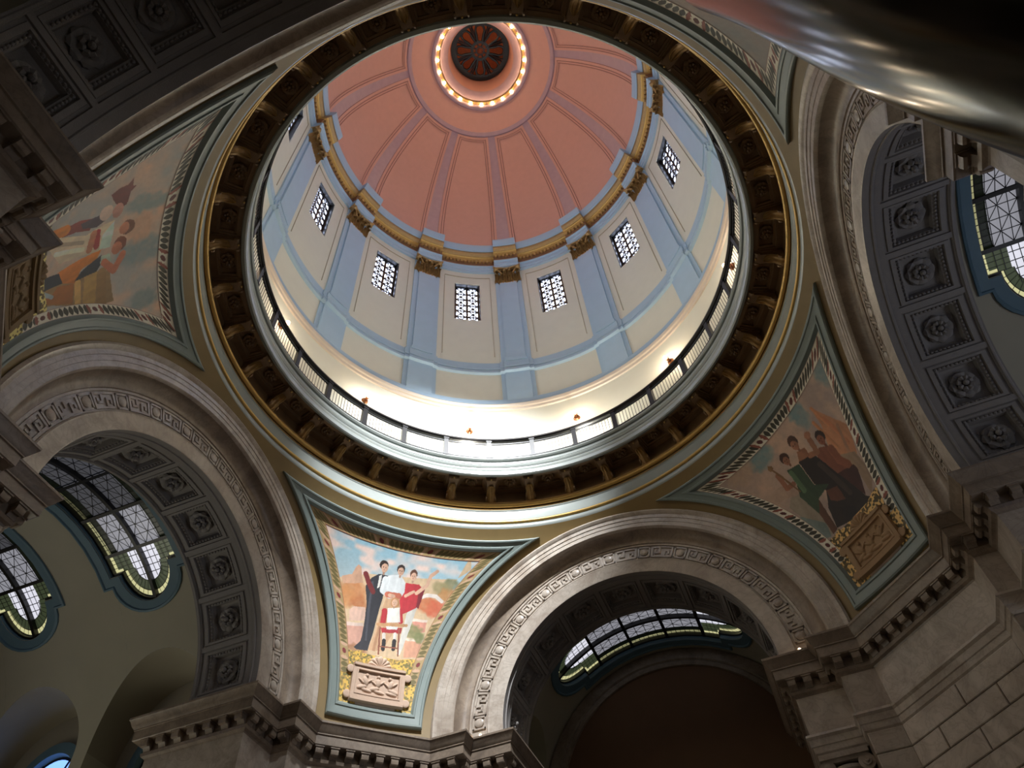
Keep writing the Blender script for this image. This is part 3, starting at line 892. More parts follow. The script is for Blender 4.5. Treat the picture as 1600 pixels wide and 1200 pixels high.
# lunette windows and skylights are windows of the setting
K = 180 / PI / RV
RGL = RV + 0.26
BARS = [-23.3, -7.8, 7.8, 23.3]
_skv = {}
def skylight_meshes(var, lev, lobe):
    g = _skv[var] = {}
    o0, o1 = outline(0), outline(0.36)
    mb = MB()
    mb.grid([[vpt(a, y, RV + 0.01) for a, y in o1], [vpt(a, y, RV - 0.06) for a, y in o1], [vpt(a, y, RV - 0.08) for a, y in outline(0.30)], [vpt(a, y, RV - 0.03) for a, y in outline(0.27)],
             [vpt(a, y, RV - 0.03) for a, y in outline(0.02)], [vpt(a, y, RV + 0.30) for a, y in o0]], close=True)
    g['surround'] = mb.mesh('surround', M['bluegrey'])
    mb = MB()
    inn = outline(-0.06)
    mb.grid([[vpt(a, y, RV + 0.34) for a, y in o0], [vpt(a, y, RV + 0.12) for a, y in o0], [vpt(a, y, RV + 0.12) for a, y in inn], [vpt(a, y, RV + 0.34) for a, y in inn]], close=True)
    def vbar(a0, a1, y0, y1, r0=RV + 0.1, r1=RV + 0.32, n=12):
        aa = np.linspace(a0, a1, n + 1)
        mb.grid([[vpt(a, y, r) for a in aa] for y, r in ((y0, r1), (y0, r0), (y1, r0), (y1, r1))])
    vbar(-42.5, 42.5, -0.055, 0.055, n=30)
    for a in BARS: vbar(a - 0.65, a + 0.65, -SK_W, SK_W, n=1)
    g['frame'] = mb.mesh('skylight_frame', M['iron'])
    # leaded panels
    edges = [-SK_T] + BARS + [SK_T]
    def quad(a0, a1, y0, y1, r=RGL, n=2):
        return MB().grid([[vpt(a, y, r) for a in np.linspace(a0, a1, n + 1)] for y in (y0, y1)])
    g['panes'] = []
    lead = MB()
    def ln(a0, y0, a1, y1, t=0.012):
        d = Vector(((a1 - a0) / K, y1 - y0)); 
        if d.length < 1e-6: return
        d.normalize(); nx_, ny_ = -d.y * t, d.x * t
        lead.add([vpt(a0 + nx_ * K, y0 + ny_, RGL - 0.02), vpt(a1 + nx_ * K, y1 + ny_, RGL - 0.02), vpt(a1 - nx_ * K, y1 - ny_, RGL - 0.02), vpt(a0 - nx_ * K, y0 - ny_, RGL - 0.02)], [(0, 1, 2, 3)])
    for i, (a0, a1) in enumerate(zip(edges[:-1], edges[1:])):
        lv = lev.get(i, 0)
        for sg in (-1, 1):
            if i in (0, 4): continue
            p0, p1 = a0 + 0.1, a1 - 0.1
            # white field, green margin, yellow edge
            for (y0, y1, mat) in ((0.055, 0.80, 'glass_white'), (0.80, 1.04, 'glass_green'), (1.04, 1.21, 'glass_yellow')):
                g['panes'].append(('pane', quad(p0, p1, sg * y0, sg * y1, RGL, 4).mesh('pane', M[mat][lv], 0)))
            nrow = 4
            for j in range(nrow + 1):
                a = p0 + (p1 - p0) * j / nrow
                ln(a, sg * 0.055, a, sg * 1.16)
                if j < nrow:
                    b_ = p0 + (p1 - p0) * (j + 1) / nrow
                    for c0, c1 in ((0.055, 0.30), (0.30, 0.55), (0.55, 0.80)):
                        if (j + int(c0 * 4)) % 2: ln(a, sg * c0, b_, sg * c1)
                        else: ln(a, sg * c1, b_, sg * c0)
            for y in (0.30, 0.55, 0.80, 1.04): ln(p0, sg * y, p1, sg * y)
            for j in range(8): ln(p0 + (p1 - p0) * j / 8, sg * 0.80, p0 + (p1 - p0) * j / 8, sg * 1.16, 0.008)
    for s in (-1, 1):
        # end piece: shoulders and lobe
        LL = lobe[s]
        for sg in (-1, 1):
            b0, b1 = 23.4, SK_T - 0.3
            g['panes'].append(('pane', quad(s * b0, s * b1, sg * 0.055, sg * 0.50).mesh('pane', M['glass_white'][LL], 0)))
            g['panes'].append(('pane', quad(s * b0, s * b1, sg * 0.50, sg * 1.05).mesh('pane', M['glass_green'][LL], 0)))
            g['panes'].append(('pane', quad(s * b0, s * b1, sg * 1.05, sg * 1.16).mesh('pane', M['glass_yellow'][LL], 0)))
            g['panes'].append(('pane', quad(s * (b1 - 1.2), s * b1, sg * 0.86, sg * 1.05, RGL - 0.01).mesh('pane', M['glass_yellow'][LL], 0)))
            ff = np.linspace(0.06, PI / 2, 9)
            def lob(rr, f_): return (s * (SK_T - 0.5 + rr * (LB_H / LB_W) * K * math.cos(PI / 2 - f_) if False else SK_T - 0.5 + rr * (LB_H / LB_W) * K * math.sin(f_)), sg * rr * math.cos(f_))
            for r0, r1, mat in ((0.0, 0.46, 'glass_white'), (0.46, 0.72, 'glass_green'), (0.72, 0.86, 'glass_yellow')):
                rows = [[vpt(*lob(r0, f_), RGL) for f_ in np.linspace(0, PI / 2 - 0.06 / max(r1, .1), 9)], [vpt(*lob(r1, f_), RGL) for f_ in np.linspace(0, PI / 2 - 0.06 / max(r1, .1), 9)]]
                g['panes'].append(('pane', MB().grid(rows).mesh('pane', M[mat][LL], 0)))
            for rr in (0.46, 0.72, 0.86):
                pts = [lob(rr, f_) for f_ in np.linspace(0, PI / 2, 9)]
                for (a, y), (a2, y2) in zip(pts[:-1], pts[1:]): ln(a, y, a2, y2)
            for f_ in np.linspace(0, PI / 2, 9): ln(*lob(0.46, f_), *lob(0.86, f_), 0.008)
            for y in (0.22, 0.40): ln(s * 24, sg * y, s * (SK_T + 4.5), sg * y)
            for a in (26, 28.5, 31, 33.5): ln(s * a, sg * 0.05, s * a, sg * (0.5 if a < 31 else 0.44))
            for y in (0.66, 0.85): ln(s * 24, sg * y, s * b1, sg * y)
            for a in (25.5, 27, 28.6): ln(s * a, sg * 0.5, s * a, sg * 1.16, 0.008)
    g['lead'] = lead.mesh('leading', M['iron'], 0)
skylight_meshes('side', {1: 2, 2: 2, 3: 1}, {-1: 2, 1: 0})
skylight_meshes('even', {1: 1, 2: 1, 3: 1}, {-1: 0, 1: 0})
n_w = [12]
def make_skylight(az, b, label):
    _sk = _skv['side' if az == -90 else 'even']
    n_w[0] += 1
    w_ = struct(empty('window_%d' % n_w[0], (0, 0, 0), -D(az)), label, 'skylight')
    put('surround', _sk['surround'], w_, (0, b, 0)); put('skylight_frame', _sk['frame'], w_, (0, b, 0)); put('leading', _sk['lead'], w_, (0, b, 0))
    for nm, me in _sk['panes']: put(nm, me, w_, (0, b, 0))
def make_lunette(az, b, sg, label, mat):
    n_w[0] += 1
    w_ = struct(empty('window_%d' % n_w[0], (0, 0, 0), -D(az)), label, 'window')
    ph = np.linspace(0, PI, 25)
    q = lambda k, x: [(sg * x, b + 1.35 * k * math.cos(p), ZC - 0.5 + 1.75 * k * math.sin(p)) for p in ph]
    MB().grid([q(1.12, 6.19), q(1.12, 6.05), q(0.92, 6.05), q(0.90, 6.3)]).build('window_frame', M['bluegrey'], w_)
    mb = MB()
    mb.grid([q(0.91, 6.26), q(0.85, 6.26)])
    for a in (0.35, 0.65):
        p = a * PI
        mb.tube([(sg * 6.25, b, ZC - 0.5), (sg * 6.25, b + 1.2 * math.cos(p), ZC - 0.5 + 1.58 * math.sin(p))], 0.03, 6)
    mb.build('glazing_bar', M['iron'], w_)
    MB().grid([q(0.9, 6.3), q(0.001, 6.3)]).build('pane', mat, w_, 0)
B1, B2 = 13.5, 18.2
def make_fill_window(az, y, label, glass='fill_glass'):  # unseen end-wall window, put in as a fill source
    n_w[0] += 1
    w_ = struct(empty('window_%d' % n_w[0], (0, 0, 0), -D(az)), label, 'window')
    for i in range(3):
        for j in range(4):
            MB().add([(-3 + 2 * i + 0.05, y - 0.06, 0.5 + 2 * j), (-1 + 2 * i - 0.05, y - 0.06, 0.5 + 2 * j), (-1 + 2 * i - 0.05, y - 0.06, 2.45 + 2 * j), (-3 + 2 * i + 0.05, y - 0.06, 2.45 + 2 * j)], [(0, 1, 2, 3)]).build('pane', M[glass], w_, 0)
    mb = MB()
    for i in range(4): mb.box(-3.06 + 2 * i, -2.94 + 2 * i, y - 0.14, y - 0.02, 0.4, 8.55)
    for j in range(5): mb.box(-3.06, 3.06, y - 0.14, y - 0.02, 0.42 + 2 * j, 0.52 + 2 * j)
    mb.build('window_frame', M['iron'], w_, 0)
make_vault(-90, 21.5, [B1, B2], 'olive cream barrel vault seen through the left arch', M['vault'])
make_vault(90, 21.5, [B1, B2], 'olive cream barrel vault seen through the right arch', M['vault'])
make_vault(0, 15.4, [B1], 'unlit barrel vault behind the far arch', M['vault'])
make_vault(180, 16.5, [B1], 'barrel vault of the near arm, behind the camera', M['vault'])
make_skylight(-90, B1, 'lobed leaded skylight with green and yellow border, just behind the left arch')
make_skylight(-90, B2, 'lobed leaded skylight cut by the left edge of the picture')
make_skylight(90, B1, 'leaded skylight in slate blue frame at the right edge of the picture')
make_skylight(90, B2, 'leaded skylight deeper in the right vault, out of view')
make_skylight(0, B1, 'narrow curved strip of leaded skylight glowing in the dark far vault')
make_skylight(180, B1, 'leaded skylight of the near vault behind the camera')
dim = glow('dim lunette glass', (190, 200, 180), 0.15)
make_lunette(-90, B1, 1, 'small lit window edge under the left cornice end', dim)
make_lunette(-90, B2, 1, 'bright blue lunette window at the bottom left corner', M['lunette_glass'])
make_lunette(-90, B1, -1, 'blue lunette window hidden behind the left cornice', M['lunette_glass'])
make_lunette(-90, B2, -1, 'second blue lunette window hidden behind the left cornice', M['lunette_glass'])
make_lunette(90, B1, 1, 'blue lunette window in the right vault, beyond the picture edge', M['lunette_glass'])
make_lunette(90, B2, 1, 'far blue lunette window in the right vault, beyond the picture edge', M['lunette_glass'])
make_lunette(90, B1, -1, 'blue lunette window in the right vault behind the bronze', M['lunette_glass'])
make_lunette(90, B2, -1, 'far blue lunette window in the right vault behind the bronze', M['lunette_glass'])
for sg in (-1, 1):
    make_lunette(0, B1, sg, 'dim lunette window in the far vault, %s side' % ('left' if sg < 0 else 'right'), dim)
    make_lunette(180, B1, sg, 'dim lunette window in the near vault, %s side' % ('right' if sg < 0 else 'left'), dim)

make_fill_window(-90, 21.5, 'unseen window added for light at the end of the left arm, below the picture', 'fill_glass_left')
make_fill_window(90, 21.5, 'unseen window added for light at the end of the right arm, below the picture')
make_fill_window(180, 16.5, 'unseen window added for light at the end of the near arm behind the camera', 'fill_glass_dim')
# second coffered arch deep in the far arm
fa = struct(empty('wall_rear_arch'), 'second dark arch deep behind the far arch', 'arch')
P = [(4.95, 15.3), (4.55, 15.28), (4.5, 15.34), (4.45, 15.3), (4.30, 15.32), (4.28, 15.4), (4.28, 15.7)]
arc(P, -90, 90, 60).build('archivolt', M['marble_dark'], fa, loc=(0, 0, ZC))
me_c2 = nest([(10.0, 15.7, 17.0, 4.28), (8.2, 15.85, 16.85, 4.28), (8.1, 15.86, 16.84, 4.36), (7.0, 16.0, 16.7, 4.36), (6.9, 16.01, 16.69, 4.5)], soff, 5).mesh('coffer', M['stone'])
for k in range(9): put('coffer', me_c2, fa, (0, 0, ZC), (0, D(-80 + 20 * k), 0))
arc([(4.28, 17.0), (4.2, 17.02), (4.15, 17.1), (3.75, 17.12), (3.7, 17.2)], -90, 90, 60).build('blue_band', M['bluegrey'], fa, loc=(0, 0, ZC))
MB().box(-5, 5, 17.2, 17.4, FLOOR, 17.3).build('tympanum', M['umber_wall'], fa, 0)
# outlines of the painted figures, in degrees from the pendentive axis and metres of height
MURAL_FAR = [
 ['p',(214,186,150),[(-12.19,16.56),(-5.34,17.03),(3.34,17.22),(12.55,17.35),(15.58,17.66),(15.44,18.1),(7.08,15.33),(6.76,14.67),(-6.98,14.42),(-9.71,15.64)]],
 ['e',(205,135,85),[(-7.33,16.41)],0.55,0.4],
 ['e',(215,150,95),[(-8.77,16.16)],0.45,0.4],
 ['e',(190,120,75),[(-5.69,16.08)],0.4,0.3],
 ['p',(216,170,140),[(-10.4,16.72),(-8.57,16.87),(-8.2,17.12),(-7.84,17.2),(-7.19,17.17),(-6.61,16.91),(-5.95,16.71),(-9.8,16.52)]],
 ['e',(120,125,95),[(11.68,17.17)],0.35,0.25],
 ['e',(150,140,100),[(9.66,17.02)],0.4,0.25],
 ['e',(196,110,70),[(7.07,16.45)],0.45,0.35],
 ['e',(200,100,70),[(8.95,16.37)],0.4,0.35],
 ['e',(180,130,80),[(11.29,16.82)],0.4,0.3],
 ['c',(225,215,205),[(5.44,16.64),(6.83,16.76),(8.69,16.77),(9.9,16.62)],0.06],
 ['p',(215,165,145),[(-7.4,15.4),(-4.17,15.5),(-3.56,14.81),(-6.29,14.69)]],
 ['p',(230,205,190),[(-7.44,15.43),(-4.21,15.52),(-4.09,15.43),(-7.28,15.32)]],
 ['p',(222,185,165),[(-7.3,15.82),(-6.58,15.95),(-4.5,16.01),(-3.71,15.63),(-6.82,15.49)]],
 ['p',(214,150,130),[(4.76,15.93),(7.4,15.96),(7.27,15.6),(5.21,15.55)]],
 ['p',(232,212,195),[(4.54,15.98),(7.55,16.0),(7.43,15.92),(4.61,15.89)]],
 ['p',(216,160,130),[(3.66,15.31),(6.74,15.33),(6.7,14.79),(3.9,14.72)]],
 ['p',(230,205,185),[(3.63,15.35),(7.05,15.38),(7.04,15.28),(3.7,15.26)]],
 ['e',(130,130,85),[(5.21,15.55)],0.35,0.3],
 ['e',(120,125,80),[(6.33,15.43)],0.25,0.2],
 ['e',(170,120,85),[(-4.63,14.71)],0.4,0.15],
 ['p',(205,165,128),[(-0.82,16.63),(1.61,16.57),(2.51,16.04),(1.73,15.54),(-0.01,14.8),(-2.48,14.75),(-1.85,15.3),(-1.32,16.08)]],
 ['p',(185,140,105),[(-1.26,16.03),(-0.81,16.01),(-1.31,14.75),(-1.81,14.75)]],
 ['p',(52,52,58),[(-3.33,17.11),(-4.61,16.94),(-5.39,16.65),(-4.38,16.14),(-4.04,15.44),(-4.07,14.97),(-5.06,14.73),(-4.52,14.68),(-2.56,14.72),(-2.23,15.16),(-1.71,16.24),(-1.48,16.72),(-1.52,17.12)]],
 ['p',(75,76,84),[(-4.43,16.83),(-4.03,16.85),(-3.38,15.71),(-2.99,15.01),(-3.32,15.0),(-3.94,15.92)]],
 ['p',(225,222,215),[(-3.19,17.05),(-2.67,17.11),(-2.63,16.73),(-3.05,16.66)]],
 ['c',(120,45,45),[(-5.95,17.0),(-4.99,16.78),(-3.71,16.54)],0.085],
 ['e',(52,38,32),[(-2.78,17.4)],0.15,0.16],
 ['e',(214,172,146),[(-2.49,17.32)],0.115,0.15],
 ['p',(222,226,226),[(-1.91,17.02),(-1.24,17.14),(0.98,17.24),(2.22,17.02),(2.55,16.62),(0.69,16.55),(-1.94,16.62)]],
 ['c',(222,226,226),[(-1.79,17.0),(-1.87,16.65),(-0.43,16.55)],0.11],
 ['c',(196,110,85),[(-0.81,16.56),(1.4,16.59)],0.1],
 ['c',(214,172,146),[(-0.43,16.55),(0.39,16.55)],0.06],
 ['e',(55,40,34),[(0.87,17.4)],0.14,0.15],
 ['e',(216,174,148),[(0.93,17.33)],0.105,0.135],
 ['p',(212,208,198),[(3.59,16.25),(4.94,16.57),(5.34,16.41),(4.39,15.62),(3.2,14.77),(2.61,14.8),(3.11,15.64)]],
 ['p',(186,52,60),[(2.32,17.03),(5.06,17.05),(6.16,16.89),(5.58,16.47),(4.98,16.31),(2.35,16.02),(1.66,16.48),(2.36,16.73)]],
 ['p',(120,35,45),[(5.23,16.87),(6.37,16.96),(5.54,16.3),(5.03,16.34)]],
 ['c',(214,172,146),[(4.76,16.77),(6.6,17.05),(7.25,17.36),(8.44,17.53)],0.06],
 ['c',(214,172,146),[(2.66,16.63),(4.17,16.8)],0.05],
 ['e',(95,62,45),[(3.64,17.33)],0.125,0.16],
 ['e',(216,174,148),[(3.69,17.25)],0.1,0.135],
 ['c',(186,52,60),[(-0.77,16.05),(-0.69,15.68)],0.09],
 ['c',(186,52,60),[(2.02,16.14),(2.53,15.83)],0.09],
 ['p',(236,232,222),[(-0.31,16.15),(1.95,16.24),(2.48,15.8),(0.03,15.71)]],
 ['e',(190,140,95),[(0.91,16.36)],0.15,0.17],
 ['e',(220,178,150),[(0.84,16.36)],0.095,0.12],
 ['p',(176,50,58),[(-0.89,15.51),(2.98,15.64),(2.86,15.45),(-0.54,15.37)]],
 ['p',(226,226,220),[(-0.12,15.65),(2.29,15.7),(2.07,15.55),(0.2,15.5)]],
 ['c',(196,150,105),[(-1.56,15.6),(3.67,15.73)],0.05],
 ['c',(225,215,205),[(-0.15,15.33),(0.01,15.16)],0.055],
 ['c',(225,215,205),[(1.86,15.4),(1.94,15.22)],0.055],
 ['c',(40,36,36),[(0.04,15.13),(0.1,14.87)],0.065],
 ['c',(40,36,36),[(1.9,15.19),(1.91,14.93)],0.065],
 ['c',(140,80,60),[(-1.03,15.51),(-0.58,14.69)],0.025],
 ['c',(140,80,60),[(2.48,15.57),(2.86,14.74)],0.025],
 ['c',(140,80,60),[(-0.66,14.93),(2.75,14.98)],0.02],
]
TAB_FAR = [
 ['tab',0,[(-4.67,14.28),(4.73,14.34),(4.4,13.09),(-4.34,13.1)]],
 ['arc',0,[(-2.0,14.41),(-0.2,14.64),(2.01,14.44)]],
 ['g',0,[(-7.45,14.39),(-2.6,14.7),(2.76,14.69),(7.11,14.62)]],
]
MURAL_RIGHT = [
 ['e',(110,128,128),[(15.54,17.74)],0.45,0.6],
 ['e',(105,128,130),[(5.09,17.75)],0.35,0.6],
 ['e',(110,132,132),[(-6.76,17.73)],0.6,0.4],
 ['e',(165,140,120),[(-12.12,17.78)],0.6,0.4],
 ['p',(170,120,88),[(7.81,17.5),(8.88,16.98),(10.08,16.39),(6.91,15.57),(5.25,15.7),(4.61,16.5),(6.46,16.97)]],
 ['c',(176,120,84),[(7.81,17.5),(7.62,16.85)],0.05],
 ['c',(176,120,84),[(5.95,17.24),(5.75,16.3)],0.05],
 ['c',(170,112,80),[(8.01,17.05),(7.73,16.11)],0.06],
 ['c',(150,112,88),[(8.72,16.65),(6.33,15.85)],0.05],
 ['p',(140,118,98),[(4.62,16.15),(7.44,15.82),(7.02,15.04),(4.58,14.65),(5.33,15.34)]],
 ['p',(140,128,112),[(-6.63,16.38),(-4.51,16.25),(-3.43,15.21),(-3.77,14.7),(-5.85,14.69),(-7.25,15.51),(-8.44,16.14)]],
 ['p',(112,122,116),[(-7.76,15.74),(-4.65,15.07),(-5.18,14.67),(-6.16,14.73),(-7.89,15.6)]],
 ['c',(165,140,122),[(-10.21,16.61),(-7.69,16.6),(-5.8,16.43)],0.2],
 ['p',(118,72,54),[(3.18,16.7),(5.04,16.47),(4.63,16.11),(5.46,15.73),(5.55,15.54),(2.35,15.73),(1.37,16.14),(1.84,16.62)]],
 ['p',(66,38,34),[(5.67,15.62),(5.71,15.45),(3.73,14.78),(2.92,15.34),(2.17,15.84)]],
 ['c',(125,76,56),[(4.67,16.4),(4.36,16.02),(4.96,15.75)],0.12],
 ['e',(50,32,28),[(4.88,16.86)],0.17,0.2],
 ['e',(126,78,58),[(4.51,16.78)],0.12,0.17],
 ['p',(42,34,32),[(-1.62,16.88),(0.61,16.94),(1.69,16.64),(2.45,15.84),(3.67,14.79),(4.34,14.61),(-0.27,14.57),(-3.6,14.74),(-2.74,15.34),(-1.1,15.74),(-2.02,16.13)]],
 ['p',(92,58,44),[(-1.1,15.74),(0.91,15.59),(0.62,15.15),(-0.81,15.29),(-1.6,15.45)]],
 ['c',(60,48,44),[(1.16,16.39),(1.93,15.18)],0.08],
 ['c',(140,95,70),[(0.93,16.76),(2.36,16.66),(3.17,17.13)],0.085],
 ['e',(150,104,80),[(3.33,17.17)],0.12,0.11],
 ['p',(140,95,70),[(-0.47,17.11),(1.2,17.02),(0.93,16.76),(-1.47,16.88)]],
 ['e',(72,46,34),[(0.36,17.38)],0.17,0.2],
 ['e',(146,100,76),[(0.15,17.27)],0.12,0.16],
 ['p',(56,72,54),[(-4.42,16.97),(-1.76,16.84),(-2.15,16.11),(0.02,15.81),(-3.16,15.73),(-3.43,15.21),(-4.67,15.39),(-5.59,16.16),(-4.53,16.5)]],
 ['p',(88,60,46),[(-3.16,15.73),(-3.43,15.21),(-3.6,14.72),(-4.7,14.67),(-4.67,15.39)]],
 ['c',(84,106,78),[(-3.99,16.83),(-4.2,16.2)],0.08],
 ['c',(140,95,72),[(-6.43,17.04),(-6.5,16.59),(-5.01,16.56)],0.08],
 ['c',(120,90,60),[(-6.74,17.41),(-4.96,16.27)],0.03],
 ['e',(125,95,65),[(-6.61,17.33)],0.09,0.09],
 ['e',(66,42,32),[(-3.14,17.25)],0.16,0.18],
 ['e',(140,96,74),[(-3.17,17.16)],0.11,0.14],
 ['e',(150,155,150),[(-0.6,14.82)],0.12,0.2],
 ['p',(36,30,30),[(-1.37,15.14),(1.09,14.83),(0.62,14.58),(-1.49,14.64)]],
]
TAB_RIGHT = [
 ['tab',0,[(-4.92,14.16),(3.99,14.09),(3.95,13.03),(-4.27,13.12)]],
]
MURAL_LEFT = [
 ['e',(112,124,124),[(3.56,17.44)],0.5,0.9],
 ['e',(118,128,124),[(-4.49,17.4)],0.3,0.8],
 ['e',(112,122,120),[(12.37,17.52)],0.35,0.5],
 ['e',(168,136,112),[(-0.3,17.36)],0.5,0.5],
 ['p',(128,104,70),[(1.55,14.11),(2.65,15.03),(3.64,15.8),(5.06,16.6),(10.21,16.68),(9.86,16.18),(5.8,14.87),(4.67,14.17),(4.83,13.43),(1.43,13.33)]],
 ['c',(150,122,72),[(4.0,16.05),(8.27,15.99)],0.2],
 ['c',(170,138,84),[(4.78,15.65),(7.78,15.64)],0.1],
 ['c',(122,96,60),[(5.0,16.36),(9.77,16.33)],0.15],
 ['p',(138,90,46),[(2.86,14.17),(4.38,14.87),(3.62,15.03),(4.51,15.55),(7.35,15.49),(4.88,14.55),(4.51,14.12)]],
 ['c',(110,66,60),[(1.35,13.45),(4.33,13.56)],0.2],
 ['c',(150,110,70),[(2.22,13.73),(4.43,13.73)],0.15],
 ['p',(120,60,54),[(-4.29,14.75),(-4.53,15.54),(-4.06,16.0),(-2.44,15.87),(-3.03,15.45),(-3.17,14.84),(-4.09,14.39)]],
 ['c',(176,112,50),[(-4.07,14.44),(-3.96,15.12)],0.14],
 ['p',(70,58,66),[(-4.01,15.56),(-4.28,16.09),(-3.48,16.41),(-2.58,16.06),(-3.12,15.65)]],
 ['p',(100,48,42),[(-6.99,16.29),(-7.76,16.49),(-8.04,16.69),(-9.03,16.8),(-7.72,16.86),(-7.71,16.95),(-6.81,16.84),(-4.94,16.83),(-4.4,16.66),(-6.09,16.39)]],
 ['e',(175,155,140),[(-4.34,16.28)],0.2,0.2],
 ['e',(160,120,105),[(-4.21,16.61)],0.2,0.16],
 ['p',(180,166,142),[(-2.83,16.57),(-2.31,16.07),(-1.91,15.79),(-4.19,14.41),(0.52,15.07),(0.89,15.71),(1.31,16.17),(0.94,16.55),(-1.41,16.56)]],
 ['c',(150,136,115),[(-2.67,14.76),(-1.03,15.72)],0.05],
 ['c',(205,192,168),[(-1.17,14.91),(0.02,15.75)],0.06],
 ['c',(140,48,44),[(-1.67,16.14),(0.37,16.15)],0.09],
 ['c',(158,106,80),[(-1.66,16.02),(0.47,15.95)],0.1],
 ['p',(170,185,170),[(-1.11,16.3),(-2.69,16.58),(-0.57,16.59),(1.35,16.56),(1.07,16.24)]],
 ['e',(100,60,40),[(-1.05,16.99)],0.2,0.22],
 ['e',(166,112,86),[(-1.02,16.9)],0.16,0.15],
 ['p',(172,108,50),[(1.23,16.31),(1.29,15.87),(1.48,15.37),(1.67,15.02),(3.55,15.19),(4.51,15.55),(3.0,15.75),(2.51,16.19)]],
 ['p',(34,38,48),[(2.04,16.33),(2.55,16.09),(3.26,15.75),(4.26,15.55),(4.37,16.21),(3.6,16.32)]],
 ['p',(34,40,52),[(1.81,15.07),(3.55,15.19),(3.33,14.93),(3.01,14.23),(1.55,14.11),(0.89,14.16),(1.18,14.43)]],
 ['p',(150,158,140),[(2.31,16.57),(2.31,16.33),(3.41,16.3),(3.66,16.64)]],
 ['c',(156,98,74),[(3.24,16.95),(5.32,16.71),(3.43,16.42)],0.1],
 ['e',(110,62,42),[(1.39,16.84)],0.2,0.2],
 ['e',(160,104,80),[(1.9,16.76)],0.17,0.16],
 ['c',(140,150,150),[(1.31,14.35),(3.25,14.55),(4.62,14.87)],0.05],
]
# ================================================================== THINGS
# ------------------------------------------------------------------ gallery railing
NP = 29
rail = empty('gallery_railing', (0, 0, 21.5))
tag(rail, 'black iron railing running round the gallery opening', 'railing')
def zl(p): return [(r, z - 21.5) for r, z in p]
lathe(zl([(7.60, 22.62), (7.56, 22.60), (7.55, 22.52), (7.60, 22.48), (7.70, 22.48), (7.74, 22.52), (7.73, 22.60), (7.68, 22.62), (7.60, 22.62)])).build('top_rail', M['iron'], rail)
lathe(zl([(7.62, 22.38), (7.62, 22.33), (7.67, 22.33), (7.67, 22.38), (7.62, 22.38)])).build('upper_rail', M['iron'], rail, 0)
lathe(zl([(7.62, 21.62), (7.62, 21.57), (7.67, 21.57), (7.67, 21.62), (7.62, 21.62)])).build('bottom_rail', M['iron'], rail, 0)
me_post = MB().box(-0.085, 0.085, 7.58, 7.72, 0, 1.06).box(-0.11, 0.11, 7.56, 7.74, 0, 0.08).box(-0.105, 0.105, 7.56, 7.74, 0.92, 0.98).mesh('post', M['iron'], 0)
me_bal = MB().tube([(0, 7.645, 0.08), (0, 7.645, 0.86)], 0.011, 5, False).mesh('baluster', M['iron'])
rest = MB()
for k in range(NP):
    az = -25.3 + 360.0 / NP * k
    put('post', me_post, rail, None, (0, 0, -D(az)))
    for j in range(1, 13):
        a = az + 360.0 / NP * j / 13
        rel = (a + 20 + 180) % 360 - 180
        if abs(rel) < 149: put('baluster', me_bal, rail, None, (0, 0, -D(a)))
        else: rest.tube([pol(7.645, a, 0.08), pol(7.645, a, 0.86)], 0.011, 5, False)
rest.build('balusters', M['iron'], rail, kind='stuff')

# ------------------------------------------------------------------ wall lamps of the gallery
mb = MB()
mb.tube([(0, 8.60, 0), (0, 8.52, 0)], [0.15, 0.11], 14); mb.tube([(0, 8.53, 0), (0, 8.40, 0)], 0.035, 8)
me_lb = mb.mesh('wall_plate', M['lamp_brass'])
me_lc = MB().tube([(0, 8.44, 0), (0, 8.34, 0)], [0.05, 0.09], 12).mesh('socket', M['lamp_brass'])
me_lg = MB().ball((0, 8.28, 0), 0.085, 0.085, 0.085, 12, 8).mesh('bulb', M['gallery_bulb'])
LAMPS = {330: 'gallery wall lamp lowest in the picture, below the lowest drum window', 0: 'gallery wall lamp one place right of the lowest lamp', 30: 'gallery wall lamp two places right of the lowest lamp',
         60: 'gallery wall lamp highest on the right, half behind the railing', 300: 'gallery wall lamp one place left of the lowest lamp', 270: 'gallery wall lamp at the left, half behind the railing'}
for k in range(12):
    az = 30 * k
    l = empty('gallery_lamp', (0, 0, 24.25), -D(az))
    tag(l, LAMPS.get(az, 'small wall lamp on the near side of the gallery, hidden by the great cornice'), 'lamp', 'wall lamps round the gallery')
    put('wall_plate', me_lb, l); put('bulb', me_lg, put('socket', me_lc, l))
    ld = bpy.data.lights.new('lamp_light', 'POINT'); ld.energy = P_GALLERY; ld.color = (1.0, 0.82, 0.62); ld.shadow_soft_size = 0.09
    lo = bpy.data.objects.new('lamp_light', ld); C.objects.link(lo); lo.parent = l; lo.location = (0, 8.16, 0.02)

